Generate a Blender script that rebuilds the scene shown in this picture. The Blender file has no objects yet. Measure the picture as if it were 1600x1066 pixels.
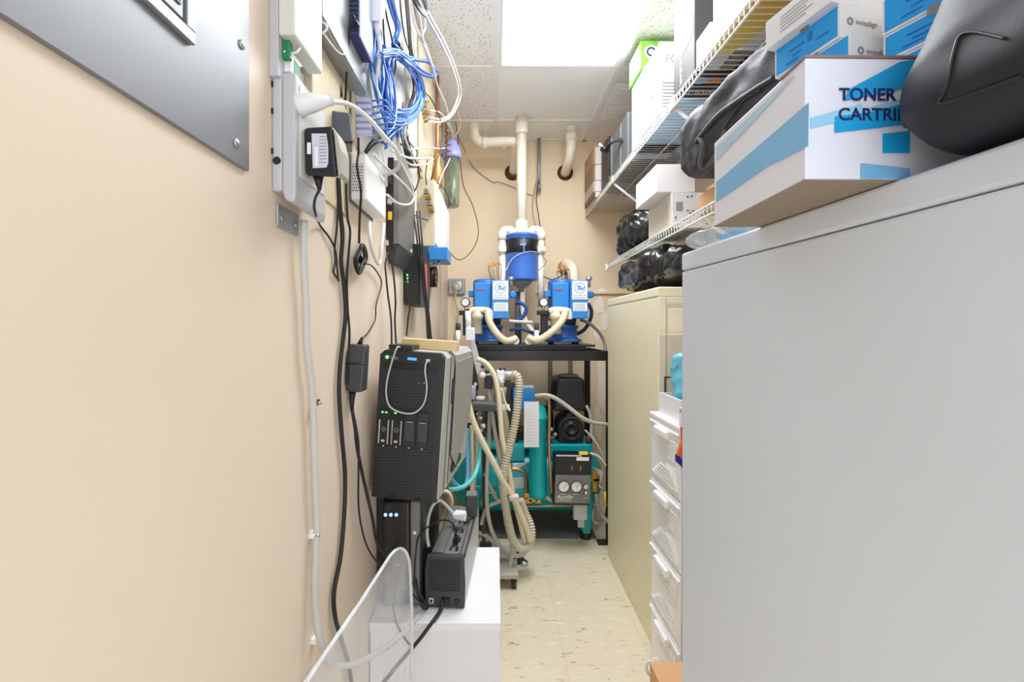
import bpy, bmesh, math, random
from mathutils import Vector, Matrix, noise
random.seed(7)
S = bpy.context.scene
COL = S.collection
# ---------------- camera, world, lights, exposure ----------------
CX, CY, F, CH = 775.0, 513.0, 720.0, 1.17
cam = bpy.data.objects.new('camera', bpy.data.cameras.new('camera'))
COL.objects.link(cam); S.camera = cam
cam.location = (0, 0, CH); cam.rotation_euler = (math.pi/2, 0, 0)
cam.data.sensor_width = 36; cam.data.lens = 36*F/1600
cam.data.shift_x = (800-CX)/1600; cam.data.shift_y = (CY-533)/1600
cam.data.clip_start = .01
w = bpy.data.worlds.new('world'); S.world = w; w.use_nodes = True
bgn = w.node_tree.nodes['Background']; bgn.inputs[0].default_value = (.90, .95, 1, 1); bgn.inputs[1].default_value = 1.6  # added ambient fill; enters where the front wall is left off, behind the camera
S.view_settings.view_transform = 'Standard'; S.view_settings.look = 'None'
S.view_settings.gamma = 1; S.view_settings.exposure = 0.42
LAMP = 12.5
try: S.cycles.diffuse_bounces = 8; S.cycles.max_bounces = 12
except Exception: pass
# ---------------- helpers ----------------
def lin(c):
    c = c/255
    return c/12.92 if c <= .04045 else ((c+.055)/1.055)**2.4
def rgb(r, g, b): return (lin(r), lin(g), lin(b), 1)
MATS = {}
def mat(name, col, rough=.5, metal=0, spec=.5, bump=0, bscale=40, var=0, vscale=3, emit=0, alpha=1, trans=0):
    m = bpy.data.materials.new(name); m.use_nodes = True; nt = m.node_tree; n = nt.nodes; L = nt.links
    b = n['Principled BSDF']; c = rgb(*col)
    b.inputs['Base Color'].default_value = c; b.inputs['Roughness'].default_value = rough
    b.inputs['Metallic'].default_value = metal; b.inputs['Specular IOR Level'].default_value = spec
    b.inputs['Alpha'].default_value = alpha; b.inputs['Transmission Weight'].default_value = trans
    tc = n.new('ShaderNodeTexCoord')
    if var or True:
        v = var or .03
        nz = n.new('ShaderNodeTexNoise'); nz.inputs['Scale'].default_value = vscale; nz.inputs['Detail'].default_value = 4
        L.new(tc.outputs['Object'], nz.inputs['Vector'])
        mx = n.new('ShaderNodeMix'); mx.data_type = 'RGBA'
        L.new(nz.outputs['Fac'], mx.inputs['Factor'])
        mx.inputs['A'].default_value = tuple(min(1, x*(1+v)) for x in c[:3])+(1,)
        mx.inputs['B'].default_value = tuple(x*(1-v) for x in c[:3])+(1,)
        L.new(mx.outputs['Result'], b.inputs['Base Color'])
    if bump:
        nb = n.new('ShaderNodeTexNoise'); nb.inputs['Scale'].default_value = bscale; nb.inputs['Detail'].default_value = 3
        L.new(tc.outputs['Object'], nb.inputs['Vector'])
        bp = n.new('ShaderNodeBump'); bp.inputs['Strength'].default_value = bump; bp.inputs['Distance'].default_value = .005
        L.new(nb.outputs['Fac'], bp.inputs['Height']); L.new(bp.outputs['Normal'], b.inputs['Normal'])
    if emit:
        b.inputs['Emission Color'].default_value = c; b.inputs['Emission Strength'].default_value = emit
    MATS[name] = m
    return m
def mathn(nt, op, a, b=None):
    x = nt.nodes.new('ShaderNodeMath'); x.operation = op
    for i, v in enumerate((a, b)):
        if v is None: continue
        if isinstance(v, (int, float)): x.inputs[i].default_value = v
        else: nt.links.new(v, x.inputs[i])
    return x.outputs[0]
def dotmat(name, base, dot, pitch, rad, axes='XZ', rough=.5, pz=None):
    m = mat(name, base, rough); nt = m.node_tree; b = nt.nodes['Principled BSDF']
    tc = nt.nodes.new('ShaderNodeTexCoord'); sp = nt.nodes.new('ShaderNodeSeparateXYZ')
    nt.links.new(tc.outputs['Object'], sp.inputs[0])
    ds = []
    row = mathn(nt, 'FLOOR', mathn(nt, 'DIVIDE', sp.outputs[axes[1]], pz or pitch))
    for k, a in enumerate(axes):
        p = pitch if k == 0 else (pz or pitch)
        q = mathn(nt, 'DIVIDE', sp.outputs[a], p)
        if k == 0: q = mathn(nt, 'ADD', q, mathn(nt, 'MULTIPLY', row, .5))
        f = mathn(nt, 'SUBTRACT', mathn(nt, 'FRACT', mathn(nt, 'ADD', q, 100)), .5)
        ds.append(mathn(nt, 'MULTIPLY', f, f))
    dist = mathn(nt, 'SQRT', mathn(nt, 'ADD', ds[0], ds[1]))
    fac = mathn(nt, 'LESS_THAN', dist, rad)
    mx = nt.nodes.new('ShaderNodeMix'); mx.data_type = 'RGBA'
    nt.links.new(fac, mx.inputs['Factor']); mx.inputs['A'].default_value = rgb(*base); mx.inputs['B'].default_value = rgb(*dot)
    nt.links.new(mx.outputs['Result'], b.inputs['Base Color'])
    return m
class MB:
    def __init__(s, xf=None):
        s.bm = bmesh.new(); s.xf = xf or Matrix.Identity(4); s.mi = 0; s.mats = []
    def _v(s, p): return s.bm.verts.new(s.xf @ Vector(p))
    def use(s, m):
        if m not in s.mats: s.mats.append(m)
        s.mi = s.mats.index(m); return s
    def _f(s, vs, smooth=False):
        try:
            f = s.bm.faces.new(vs); f.material_index = s.mi; f.smooth = smooth
        except ValueError: pass
    def hexa(s, p):  # 8 pts: bottom 4 ccw, top 4 ccw
        v = [s._v(q) for q in p]
        for i in ((3,2,1,0),(4,5,6,7),(0,1,5,4),(1,2,6,5),(2,3,7,6),(3,0,4,7)): s._f([v[j] for j in i])
        return s
    def box(s, x0, x1, y0, y1, z0, z1):
        return s.hexa([(x0,y0,z0),(x1,y0,z0),(x1,y1,z0),(x0,y1,z0),(x0,y0,z1),(x1,y0,z1),(x1,y1,z1),(x0,y1,z1)])
    def prism(s, pts, off):
        off = Vector(off); a = [s._v(p) for p in pts]; b = [s._v(Vector(p)+off) for p in pts]
        s._f(a[::-1]); s._f(b); n = len(pts)
        for i in range(n): s._f([a[i], a[(i+1)%n], b[(i+1)%n], b[i]])
        return s
    def tube(s, pts, r, seg=8, caps=True, closed=False):
        pts = [Vector(p) for p in pts]; n = len(pts)
        rr = r if isinstance(r, (list, tuple)) else [r]*n
        rings = []; up = None
        for i, p in enumerate(pts):
            a = pts[i-1] if i > 0 else (pts[-1] if closed else pts[0]); b = pts[i+1] if i < n-1 else (pts[0] if closed else pts[-1])
            t = (b-a)
            if t.length < 1e-9: t = Vector((0,0,1))
            t.normalize()
            if up is None:
                up = Vector((0,0,1)) if abs(t.z) < .9 else Vector((1,0,0))
            u = up - t*up.dot(t)
            if u.length < 1e-6: u = t.orthogonal()
            u.normalize(); up = u; v = t.cross(u)
            rings.append([s._v(p + (u*math.cos(2*math.pi*k/seg)+v*math.sin(2*math.pi*k/seg))*rr[i]) for k in range(seg)])
        for i in range(n if closed else n-1):
            A, B_ = rings[i], rings[(i+1)%n]
            for k in range(seg): s._f([A[k], A[(k+1)%seg], B_[(k+1)%seg], B_[k]], True)
        if caps and not closed: s._f(rings[0][::-1]); s._f(rings[-1])
        return s
    def cyl(s, p0, p1, r0, r1=None, seg=24): return s.tube([p0, p1], [r0, r0 if r1 is None else r1], seg)
    def lathe(s, c, prof, axis='z', seg=32):  # prof: list of (r, h)
        c = Vector(c); ax = {'x': Vector((1,0,0)), 'y': Vector((0,1,0)), 'z': Vector((0,0,1))}[axis]
        u = ax.orthogonal().normalized(); v = ax.cross(u); rings = []
        for r, h in prof:
            r = max(r, 1e-4)
            rings.append([s._v(c+ax*h+(u*math.cos(2*math.pi*k/seg)+v*math.sin(2*math.pi*k/seg))*r) for k in range(seg)])
        for A, B_ in zip(rings, rings[1:]):
            for k in range(seg): s._f([A[k], A[(k+1)%seg], B_[(k+1)%seg], B_[k]], True)
        if (Vector(prof[0])-Vector(prof[-1])).length > 1e-7: s._f(rings[0][::-1]); s._f(rings[-1])
        return s
    def build(s, name, m=None, parent=None, label=None, cat=None, group=None, kind=None, bevel=0, bseg=2, autosmooth=True):
        me = bpy.data.meshes.new(name)
        bmesh.ops.recalc_face_normals(s.bm, faces=s.bm.faces)
        base = Vector((0,0,0))
        if parent is not None: base = parent_world(parent)
        elif s.bm.verts:
            xs = [v.co for v in s.bm.verts]
            base = Vector(((min(v.x for v in xs)+max(v.x for v in xs))/2, (min(v.y for v in xs)+max(v.y for v in xs))/2, min(v.z for v in xs)))
        for v in s.bm.verts: v.co -= base
        s.bm.to_mesh(me); s.bm.free()
        for q in (s.mats or [m]): me.materials.append(q)
        o = bpy.data.objects.new(name, me); COL.objects.link(o)
        if parent is not None: o.parent = parent
        else: o.location = base
        if bevel:
            md = o.modifiers.new('bevel', 'BEVEL'); md.width = bevel; md.segments = bseg; md.limit_method = 'ANGLE'; md.angle_limit = .7
            md.harden_normals = False
        tag(o, label, cat, group, kind)
        return o
def parent_world(p):
    v = Vector(p.location)
    while p.parent: p = p.parent; v += p.location
    return v
def tag(o, label=None, cat=None, group=None, kind=None):
    if label: o['label'] = label
    if cat: o['category'] = cat
    if group: o['group'] = group
    if kind: o['kind'] = kind
    return o
def thing(name, loc, label, cat, group=None):
    o = bpy.data.objects.new(name, None); COL.objects.link(o); o.location = loc; o.empty_display_size = .05
    return tag(o, label, cat, group)
def dup(root, delta, label=None, group=None):
    r = root.copy(); COL.objects.link(r); r.location = Vector(root.location)+Vector(delta)
    if label: r['label'] = label
    if group: r['group'] = group
    def rec(a, b):
        for ch in list(a.children):
            if ch.get('_c'): continue
            c = ch.copy(); COL.objects.link(c); c.parent = b; rec(ch, c)
    rec(root, r)
    return r
def P(px, py, d): return Vector(((px-CX)/F*d, d, CH-(py-CY)/F*d))
WL, WR, YB, ZC, YF = -.335, 1.02, 3.2, 2.47, -.55
def W(px, py, off=.01):
    x = WL+off; d = x*F/(px-CX)
    return P(px, py, d)
def R(px, py, pt, nrm):
    o = Vector((0,0,CH)); r = Vector(((px-CX)/F, 1, -(py-CY)/F)); nrm = Vector(nrm)
    return o+r*((Vector(pt)-o).dot(nrm)/r.dot(nrm))
def smooth(pts, k=6, closed=False):
    pts = [Vector(p) for p in pts]; n = len(pts); out = []
    for i in range(n if closed else n-1):
        g = (lambda j: pts[j % n]) if closed else (lambda j: pts[min(max(j, 0), n-1)])
        p0, p1, p2, p3 = g(i-1), g(i), g(i+1), g(i+2)
        for q in range(k):
            t = q/k
            out.append(.5*((2*p1)+(p2-p0)*t+(2*p0-5*p1+4*p2-p3)*t*t+(3*p1-p0-3*p2+p3)*t**3))
    if not closed: out.append(pts[-1])
    return out
def cable(name, m, r, pts, label, cat='cable', group=None, parent=None, seg=6, k=6):
    return MB().tube(smooth(pts, k), r, seg).build(name, m, parent, label, cat, group)
def cw(name, m, r, pts, label, cat='cable', group=None, **kw):
    return cable(name, m, r, [W(*p) for p in pts], label, cat, group, **kw)
def cp(name, m, r, pts, label, cat='cable', group=None, **kw):
    return cable(name, m, r, [P(*p) for p in pts], label, cat, group, **kw)
def hose(pts, r, pitch=.012, amp=.12, seg=12):   # corrugated tube points + radii
    q = smooth(pts, 40); cum = [0]
    for a, b in zip(q, q[1:]): cum.append(cum[-1]+(b-a).length)
    n_ = int(cum[-1]/(pitch/4)); out = []; j = 0
    for i in range(n_+1):
        t = cum[-1]*i/n_
        while j < len(q)-2 and cum[j+1] < t: j += 1
        out.append(q[j]+(q[j+1]-q[j])*((t-cum[j])/max(1e-9, cum[j+1]-cum[j])))
    rad = [r*(1+amp*(1 if (i % 4) < 2 else -1)) for i in range(len(out))]
    return out, rad
def text(s, size, origin, right, up, m, parent, name='printed_text', depth=.0004, align='LEFT', shear=0, bold=0):
    cu = bpy.data.curves.new(name, 'FONT'); cu.body = s; cu.size = size; cu.extrude = depth/2; cu.align_x = align; cu.shear = shear; cu.offset = bold
    to = bpy.data.objects.new(name, cu); COL.objects.link(to)
    bpy.context.view_layer.update()
    me = bpy.data.meshes.new_from_object(to.evaluated_get(bpy.context.evaluated_depsgraph_get()))
    bpy.data.objects.remove(to)
    right = Vector(right).normalized(); up = Vector(up); up = (up-right*up.dot(right)).normalized(); nz = right.cross(up)
    M = Matrix((right, up, nz)).transposed().to_4x4(); M.translation = Vector(origin)-(parent_world(parent) if parent else Vector())
    me.transform(M); me.materials.clear(); me.materials.append(m)
    o = bpy.data.objects.new(name, me); COL.objects.link(o); o.parent = parent
    return o
def decal(poly, m, parent, name='printed_panel', nrm=None, th=.0006):
    poly = [Vector(p) for p in poly]
    n = (poly[1]-poly[0]).cross(poly[2]-poly[0]).normalized()
    if nrm is not None and n.dot(Vector(nrm)) < 0: n = -n
    return MB().prism(poly, n*th).build(name, m, parent)
def blob(c, size, seedv, amp=.06, freq=6, power=.6, sub=5, rid=True, squash=None):
    bm = bmesh.new(); bmesh.ops.create_icosphere(bm, subdivisions=sub, radius=1)
    for v in bm.verts:
        p = v.co.copy(); q = Vector([math.copysign(abs(t)**power, t) for t in p]); 
        q = Vector((q.x*size[0], q.y*size[1], q.z*size[2]))
        nn = noise.noise(q*freq*10/ max(.1, 1)+Vector((seedv, 0, 0)))
        r2 = 1-abs(noise.noise(q*freq*22+Vector((0, seedv, 3))))*2 if rid else 0
        q += p*(nn*amp+r2*amp*.45)*min(size)*2
        if squash is not None: q = squash(q)
        v.co = q+Vector(c)
    return bm
def crumple(bm, seedv, amp):
    out = []
    for v in bm.verts:
        p = v.co; w_ = Vector((noise.noise(p*7+Vector((seedv, 0, 0))), noise.noise(p*7+Vector((0, seedv, 0))), noise.noise(p*7+Vector((0, 0, seedv)))))*.09
        q = p+w_; d = 0
        for f, a in ((8, 1), (17, .45), (36, .12)): d += a*(abs(noise.noise(q*f+Vector((seedv, 2, 5))))*2.2-.6)
        out.append(v.normal*d*amp if v.normal.length > .1 else p*0)
    bm.normal_update()
    for v, o in zip(bm.verts, out): v.co += v.normal*(-o.length if o.dot(v.normal) < 0 else o.length)
    return bm
def fromblob(bm, smoothf=True):
    mb = MB(); mb.bm.free(); mb.bm = bm
    for f in bm.faces: f.smooth = smoothf
    return mb
def mbox(name, m, x0, x1, y0, y1, z0, z1, parent=None, label=None, cat=None, group=None, bevel=.0015, **kw):
    return MB().box(x0, x1, y0, y1, z0, z1).build(name, m, parent, label, cat, group, bevel=bevel, **kw)
# ---------------- materials ----------------
wallm = mat('painted_plaster', (227, 210, 190), .45, 0, .4, bump=.12, bscale=9, var=.05, vscale=2.5)
backm = mat('brightened_back_wall_paint', (240, 221, 190), .6, 0, .3, bump=.2, bscale=14, var=.04, vscale=3)  # side-wall paint, with brightness added to its colour against the dim far end
white = mat('white_plastic', (238, 238, 240), .4)
offw = mat('off_white_plastic', (218, 216, 210), .45)
cream = mat('cream_plastic', (202, 190, 162), .45)
pvc = mat('white_pipe_plastic', (240, 232, 214), .35)
greyp = mat('grey_plastic', (190, 190, 196), .45)
lgrey = mat('light_grey_cable', (196, 195, 192), .45)
midg = mat('mid_grey_plastic', (120, 120, 120), .45)
dgrey = mat('dark_grey_plastic', (62, 62, 64), .45)
black = mat('black_plastic', (28, 28, 30), .4)
blackc = mat('black_cable_rubber', (30, 29, 30), .45)
steelp = mat('painted_steel_grey', (132, 133, 138), .42, .4, bump=.05, bscale=12, var=.05, vscale=5)
zinc = mat('galvanised_steel', (165, 169, 173), .35, .5, var=.12, vscale=25)
chrome = mat('bright_metal', (210, 210, 210), .2, .95)
brass = mat('brass', (196, 156, 84), .3, .9)
copper = mat('copper', (190, 140, 104), .35, .8)
navy = mat('navy_plastic', (58, 66, 120), .4)
navyd = dotmat('navy_vented_plastic', (60, 66, 118), (32, 36, 72), .006, .33, 'YZ', pz=.005)
bluec = mat('blue_network_cable', (62, 120, 205), .4, var=.25, vscale=30)
lblue = mat('pale_clear_plug', (196, 202, 232), .3)
whitec = mat('white_cable', (222, 221, 218), .4)
creamc = mat('cream_tubing', (222, 210, 180), .4)
greyt = mat('grey_tubing', (178, 176, 166), .45)
pumpb = mat('blue_enamel', (44, 132, 208), .35)
pumpd = mat('deep_blue_enamel', (46, 106, 186), .35)
tankb = mat('blue_tank_plastic', (82, 132, 226), .35)
teal = mat('teal_enamel', (10, 164, 172), .3)
rackm = mat('black_rack_enamel', (30, 28, 30), .3)
cabg = mat('light_grey_cabinet_enamel', (214, 222, 232), .4, 0, .35)
cabb = mat('beige_cabinet_enamel', (238, 231, 200), .4, 0, .35)
cabf = mat('beige_cabinet_front_enamel', (232, 226, 208), .4)
card = mat('brown_cardboard', (214, 170, 126), .8, 0, .2)
cardw = mat('white_card', (236, 234, 236), .55)
cardk = mat('dark_grey_card', (58, 57, 57), .55)
wood = mat('pale_pine', (228, 200, 150), .6, var=.08, vscale=20)
red = mat('red_plastic', (230, 80, 60), .4)
orange = mat('orange_plastic', (240, 130, 40), .45)
yellow = mat('yellow_print', (250, 215, 60), .5)
green = mat('green_plastic', (20, 130, 80), .45)
lime = mat('lime_print', (120, 190, 60), .5)
cyan = mat('cyan_print', (0, 150, 222), .5)
cyanl = mat('pale_blue_print', (140, 196, 232), .5)
cyanm = mat('soft_blue_print', (160, 200, 226), .5)
navyp = mat('navy_ink', (28, 36, 100), .5)
inkk = mat('black_ink', (40, 40, 44), .5)
inkg = mat('grey_ink', (140, 140, 145), .5)
bag = mat('black_polythene', (14, 14, 16), .25, 0, .8, bump=.12, bscale=14)
nyl = mat('dark_nylon', (52, 52, 58), .6, 0, .5, bump=.3, bscale=300)
nylg = mat('grey_nylon', (84, 84, 88), .6, 0, .4, bump=.3, bscale=200)
pearl = mat('worn_lavender_metal', (205, 203, 212), .3, .4)
ledg = mat('green_led', (90, 230, 120), .4, emit=2)
ledb = mat('blue_led', (110, 150, 255), .4, emit=3)
ledr = mat('red_led', (230, 50, 40), .4, emit=1)
lcd = mat('lit_blue_display', (60, 130, 230), .3, emit=1.2)
screwm = mat('screw_metal', (190, 188, 180), .3, .8)
brownm = mat('rust_brown_hole', (96, 60, 40), .9)
tilew = mat('plain_ceiling_panel', (248, 248, 246), .8)
gridm = mat('ceiling_grid_enamel', (240, 240, 240), .5)
wirem = mat('white_coated_wire', (236, 236, 232), .35)
clearp = bpy.data.materials.new('clear_plastic'); clearp.use_nodes = True
def glassy(m, tint, fac, rough=.1):
    nt = m.node_tree; n = nt.nodes; n.clear(); o = n.new('ShaderNodeOutputMaterial'); t = n.new('ShaderNodeBsdfTransparent')
    p = n.new('ShaderNodeBsdfPrincipled'); p.inputs['Base Color'].default_value = rgb(*tint); p.inputs['Roughness'].default_value = rough
    nz = n.new('ShaderNodeTexNoise'); nz.inputs['Scale'].default_value = 6
    mm = mathn(nt, 'MULTIPLY', nz.outputs['Fac'], fac*2)
    mx = n.new('ShaderNodeMixShader'); nt.links.new(mm, mx.inputs[0]); nt.links.new(t.outputs[0], mx.inputs[1]); nt.links.new(p.outputs[0], mx.inputs[2])
    nt.links.new(mx.outputs[0], o.inputs[0])
glassy(clearp, (236, 240, 244), .3)
acry = bpy.data.materials.new('clear_acrylic'); acry.use_nodes = True; glassy(acry, (236, 238, 244), .22)
acrye = bpy.data.materials.new('acrylic_polished_edge'); acrye.use_nodes = True; glassy(acrye, (235, 238, 242), .75)
smoke = bpy.data.materials.new('smoky_filter_plastic'); smoke.use_nodes = True; glassy(smoke, (130, 140, 118), .55)
# speckled ceiling tile
tiles = mat('speckled_ceiling_tile', (230, 228, 224), .9); nt = tiles.node_tree
tc = nt.nodes.new('ShaderNodeTexCoord'); vo = nt.nodes.new('ShaderNodeTexVoronoi'); vo.inputs['Scale'].default_value = 120
nz = nt.nodes.new('ShaderNodeTexNoise'); nz.inputs['Scale'].default_value = 60; nt.links.new(tc.outputs['Object'], nz.inputs['Vector'])
nt.links.new(tc.outputs['Object'], vo.inputs['Vector'])
rnd = nt.nodes.new('ShaderNodeSeparateColor'); nt.links.new(vo.outputs['Color'], rnd.inputs[0])
thr = mathn(nt, 'MULTIPLY', mathn(nt, 'MULTIPLY', rnd.outputs[0], rnd.outputs[0]), .5)
fac = mathn(nt, 'LESS_THAN', vo.outputs['Distance'], thr)
mx = nt.nodes.new('ShaderNodeMix'); mx.data_type = 'RGBA'; nt.links.new(fac, mx.inputs['Factor'])
mx.inputs['A'].default_value = rgb(244, 243, 240); mx.inputs['B'].default_value = rgb(186, 180, 172)
nt.links.new(mx.outputs['Result'], nt.nodes['Principled BSDF'].inputs['Base Color'])
# vinyl floor
flo = mat('speckled_vinyl_floor', (226, 212, 184), .35); nt = flo.node_tree
tc = nt.nodes.new('ShaderNodeTexCoord'); mp = nt.nodes.new('ShaderNodeMapping'); mp.inputs['Scale'].default_value = (16, 42, 1); mp.inputs['Rotation'].default_value = (0, 0, .3)
nt.links.new(tc.outputs['Object'], mp.inputs[0])
vo = nt.nodes.new('ShaderNodeTexNoise'); vo.inputs['Scale'].default_value = 1.0; vo.inputs['Detail'].default_value = 2.5; vo.inputs['Distortion'].default_value = 1.2; nt.links.new(mp.outputs[0], vo.inputs['Vector'])
cr = nt.nodes.new('ShaderNodeValToRGB'); nt.links.new(vo.outputs['Fac'], cr.inputs[0])
e = cr.color_ramp.elements; e[0].position = .28; e[0].color = rgb(176, 156, 124); e[1].position = .36; e[1].color = rgb(224, 212, 188)
e2 = e.new(.62); e2.color = rgb(226, 215, 192); e3 = e.new(.72); e3.color = rgb(238, 232, 216)
br = nt.nodes.new('ShaderNodeTexBrick'); br.offset = 0; br.inputs['Scale'].default_value = 1; br.inputs['Brick Width'].default_value = .305; br.inputs['Row Height'].default_value = .305; br.inputs['Mortar Size'].default_value = .0012
mp2 = nt.nodes.new('ShaderNodeMapping'); mp2.inputs['Location'].default_value = (.1, .08, 0); nt.links.new(tc.outputs['Object'], mp2.inputs[0]); nt.links.new(mp2.outputs[0], br.inputs['Vector'])
mx = nt.nodes.new('ShaderNodeMix'); mx.data_type = 'RGBA'; nt.links.new(br.outputs['Fac'], mx.inputs['Factor']); nt.links.new(cr.outputs[0], mx.inputs['A']); mx.inputs['B'].default_value = rgb(208, 194, 168)
nt.links.new(mx.outputs['Result'], nt.nodes['Principled BSDF'].inputs['Base Color'])
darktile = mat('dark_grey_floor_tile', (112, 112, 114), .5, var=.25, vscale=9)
# ---------------- setting ----------------
T = .1
mbox('floor', flo, WL-T, WR+T, YF, YB+T, -.08, 0, kind='structure', bevel=0)
mbox('wall_left', wallm, WL-T, WL, YF, YB+T, 0, ZC+.1, kind='structure', bevel=0)
mbox('wall_right', wallm, WR, WR+T, YF, YB+T, 0, ZC+.1, kind='structure', bevel=0)
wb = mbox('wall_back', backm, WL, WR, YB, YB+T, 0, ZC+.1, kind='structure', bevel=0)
ceil = thing('ceiling', (0, 0, ZC), None, None); tag(ceil, kind='structure')
ys = [YF, .475, 1.085, 2.305, 2.9, YB]
mb = MB(); mb.box(WL, WR, YF, YB, ZC+.035, ZC+.055).build('ceiling_backing', tilew, ceil)
for i in range(len(ys)-1):
    for (a, b, mm) in ((WL, 0, tiles), (0, .61, tilew), (.61, WR, tiles)):
        if mm is tilew and i == 2: continue
        mbox('ceiling_tile', mm, a+.002, b-.002, ys[i]+.002, ys[i+1]-.002, ZC+.008, ZC+.03, ceil, bevel=0)
for x in (0, .61): mbox('ceiling_grid_bar', gridm, x-.013, x+.013, YF, YB, ZC, ZC+.02, ceil, bevel=.001)
for y in ys[1:-1]:
    for a, b in ((WL, -.013), (.013, .597), (.623, WR)): mbox('ceiling_grid_bar', gridm, a, b, y-.012, y+.012, ZC+.002, ZC+.02, ceil, bevel=.001)
mbox('ceiling_grid_bar', gridm, WL, WR, YB-.02, YB, ZC, ZC+.01, ceil, bevel=0)
# ceiling light
cl = thing('ceiling_light', (.305, 1.69, ZC), 'white recessed fluorescent ceiling light with a glowing diffuser panel', 'ceiling light')
fr = MB()
for b in ((.013, .03, 1.1, 2.293), (.588, .597, 1.1, 2.293), (.03, .588, 2.283, 2.293), (.03, .588, 1.1, 1.11)): fr.box(b[0], b[1], b[2], b[3], ZC+.003, ZC+.03)
fr.build('frame', white, cl)
dif = bpy.data.materials.new('glowing_diffuser'); dif.use_nodes = True
nt = dif.node_tree; b = nt.nodes['Principled BSDF']; b.inputs['Base Color'].default_value = (.9, .9, .9, 1)
b.inputs['Emission Color'].default_value = (.93, .965, 1, 1)
tc = nt.nodes.new('ShaderNodeTexCoord'); sp = nt.nodes.new('ShaderNodeSeparateXYZ'); nt.links.new(tc.outputs['Object'], sp.inputs[0])
st = mathn(nt, 'ADD', mathn(nt, 'MULTIPLY', mathn(nt, 'ABSOLUTE', mathn(nt, 'SINE', mathn(nt, 'MULTIPLY', sp.outputs[0], 11.3))), LAMP*.5), LAMP*.7)
nt.links.new(st, b.inputs['Emission Strength'])
mbox('diffuser', dif, .03, .588, 1.11, 2.283, ZC+.006, ZC+.012, cl, bevel=0)
# ceiling vent
cv = thing('ceiling_vent', (.8, 2.75, ZC), 'white louvred air vent in the ceiling above the top wire shelf', 'vent')
mbox('frame', white, .64, 1.0, 2.45, 2.86, ZC-.006, ZC+.004, cl and cv)
sl = MB()
for k in range(9): sl.box(.66, .98, 2.48+k*.04, 2.5+k*.04, ZC-.012, ZC-.006)
sl.build('louvre', gridm, cv)
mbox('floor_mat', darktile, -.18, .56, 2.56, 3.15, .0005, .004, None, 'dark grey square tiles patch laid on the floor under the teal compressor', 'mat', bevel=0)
# ================= LEFT WALL =================
def zat(py, d): return CH-(py-CY)/F*d
# breaker panel
bp = thing('breaker_panel', (WL, .3, 1.38), 'large grey steel breaker panel cover screwed to the left wall, nearest the camera', 'breaker panel')
mbox('cover_plate', steelp, WL+.0005, WL+.006, -.15, .615, 1.379, 2.05, bp, bevel=.001)
def fw(y0, z0, y1, z1, a, b, name, m):
    return mbox(name, m, WL+a, WL+b, y0, y1, z0, z1, bp, bevel=.001)
for q in ((-.02, 1.474, .496, 1.487), (.483, 1.4875, .496, 2.0)): fw(*q, .006, .012, 'door_trim', zinc)
fw(-.02, 1.491, .479, 2.0, .006, .010, 'panel_door', steelp)
fw(-.02, 1.502, .474, 1.72, .010, .0115, 'door_recess', mat('dull_slate_recess', (70, 70, 76), .5))
for (px, py) in ((369, 224), (377, 70)):
    c = W(px, py, .006)
    s = MB().lathe((c.x, c.y, c.z), [(.006, 0), (.006, .0015), (.003, .003), (0, .0032)], 'x', 20).build('screw', screwm, bp)
# upper white box
uw = thing('white_power_supply', (WL, .73, 1.54), 'white wall-mounted alarm power box with open bottom and green terminals, above the grey-white unit', 'power supply')
mbox('back_plate', greyp, WL, WL+.014, .679, .72, 1.5425, 2.0, uw)
mbox('cover', offw, WL+.014, -.2965, .679, .787, 1.603, 2.0, uw, bevel=.003)
mbox('lower_back_plate', white, WL, WL+.006, .72, .79, 1.5425, 1.603, uw)
mbox('terminal_block', green, WL+.014, WL+.026, .69, .70, 1.575, 1.601, uw)
mbox('terminal_block', green, WL+.010, WL+.024, .71, .735, 1.555, 1.585, uw)
mbox('connector', white, WL+.012, WL+.024, .70, .71, 1.56, 1.59, uw)
MB().tube(smooth([P(443, 80, .69), P(452, 84, .695), P(463, 82, .70), P(469, 74, .71), P(476, 70, .72)], 6), .002, 8).build('lead', whitec, uw)
# lower grey unit
lu = thing('surge_strip', (WL, .74, 1.354), 'grey-white wall power unit with two plugs in it, above a bare metal bracket', 'power unit')
h = MB().box(WL, WL+.016, .687, .80, 1.375, 1.552); h.build('back_housing', greyp, lu, bevel=.004)
mb = MB(); 
mb.prism([(WL+.016, .687, 1.552), (WL+.016, .687, 1.375), (WL+.020, .687, 1.362), (WL+.032, .687, 1.358), (WL+.036, .687, 1.37), (WL+.036, .687, 1.552)], (0, .125, -.004)).build('front_housing', greyp, lu, bevel=.003)
mbox('socket_face', offw, WL+.036, WL+.0375, .70, .80, 1.40, 1.54, lu)
MB().cyl((WL+.008, .6865, 1.42), (WL+.008, .689, 1.42), .006).build('knob', black, lu)
for z in (1.53, 1.49, 1.43): mbox('vent_slot', black, WL+.0005, WL+.003, .6855, .688, z, z+.008, lu, bevel=0)
br_ = thing('mounting_bracket', (WL, .73, 1.33), 'small galvanised bracket with two screws on the left wall under the grey-white power unit', 'bracket')
mbox('plate', zinc, WL, WL+.004, .70, .775, 1.325, 1.36, br_)
for y in (.712, .762): MB().lathe((WL+.004, y, 1.34), [(.005, 0), (.004, .002), (0, .0025)], 'x', 16).build('screw', screwm, br_)
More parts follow.
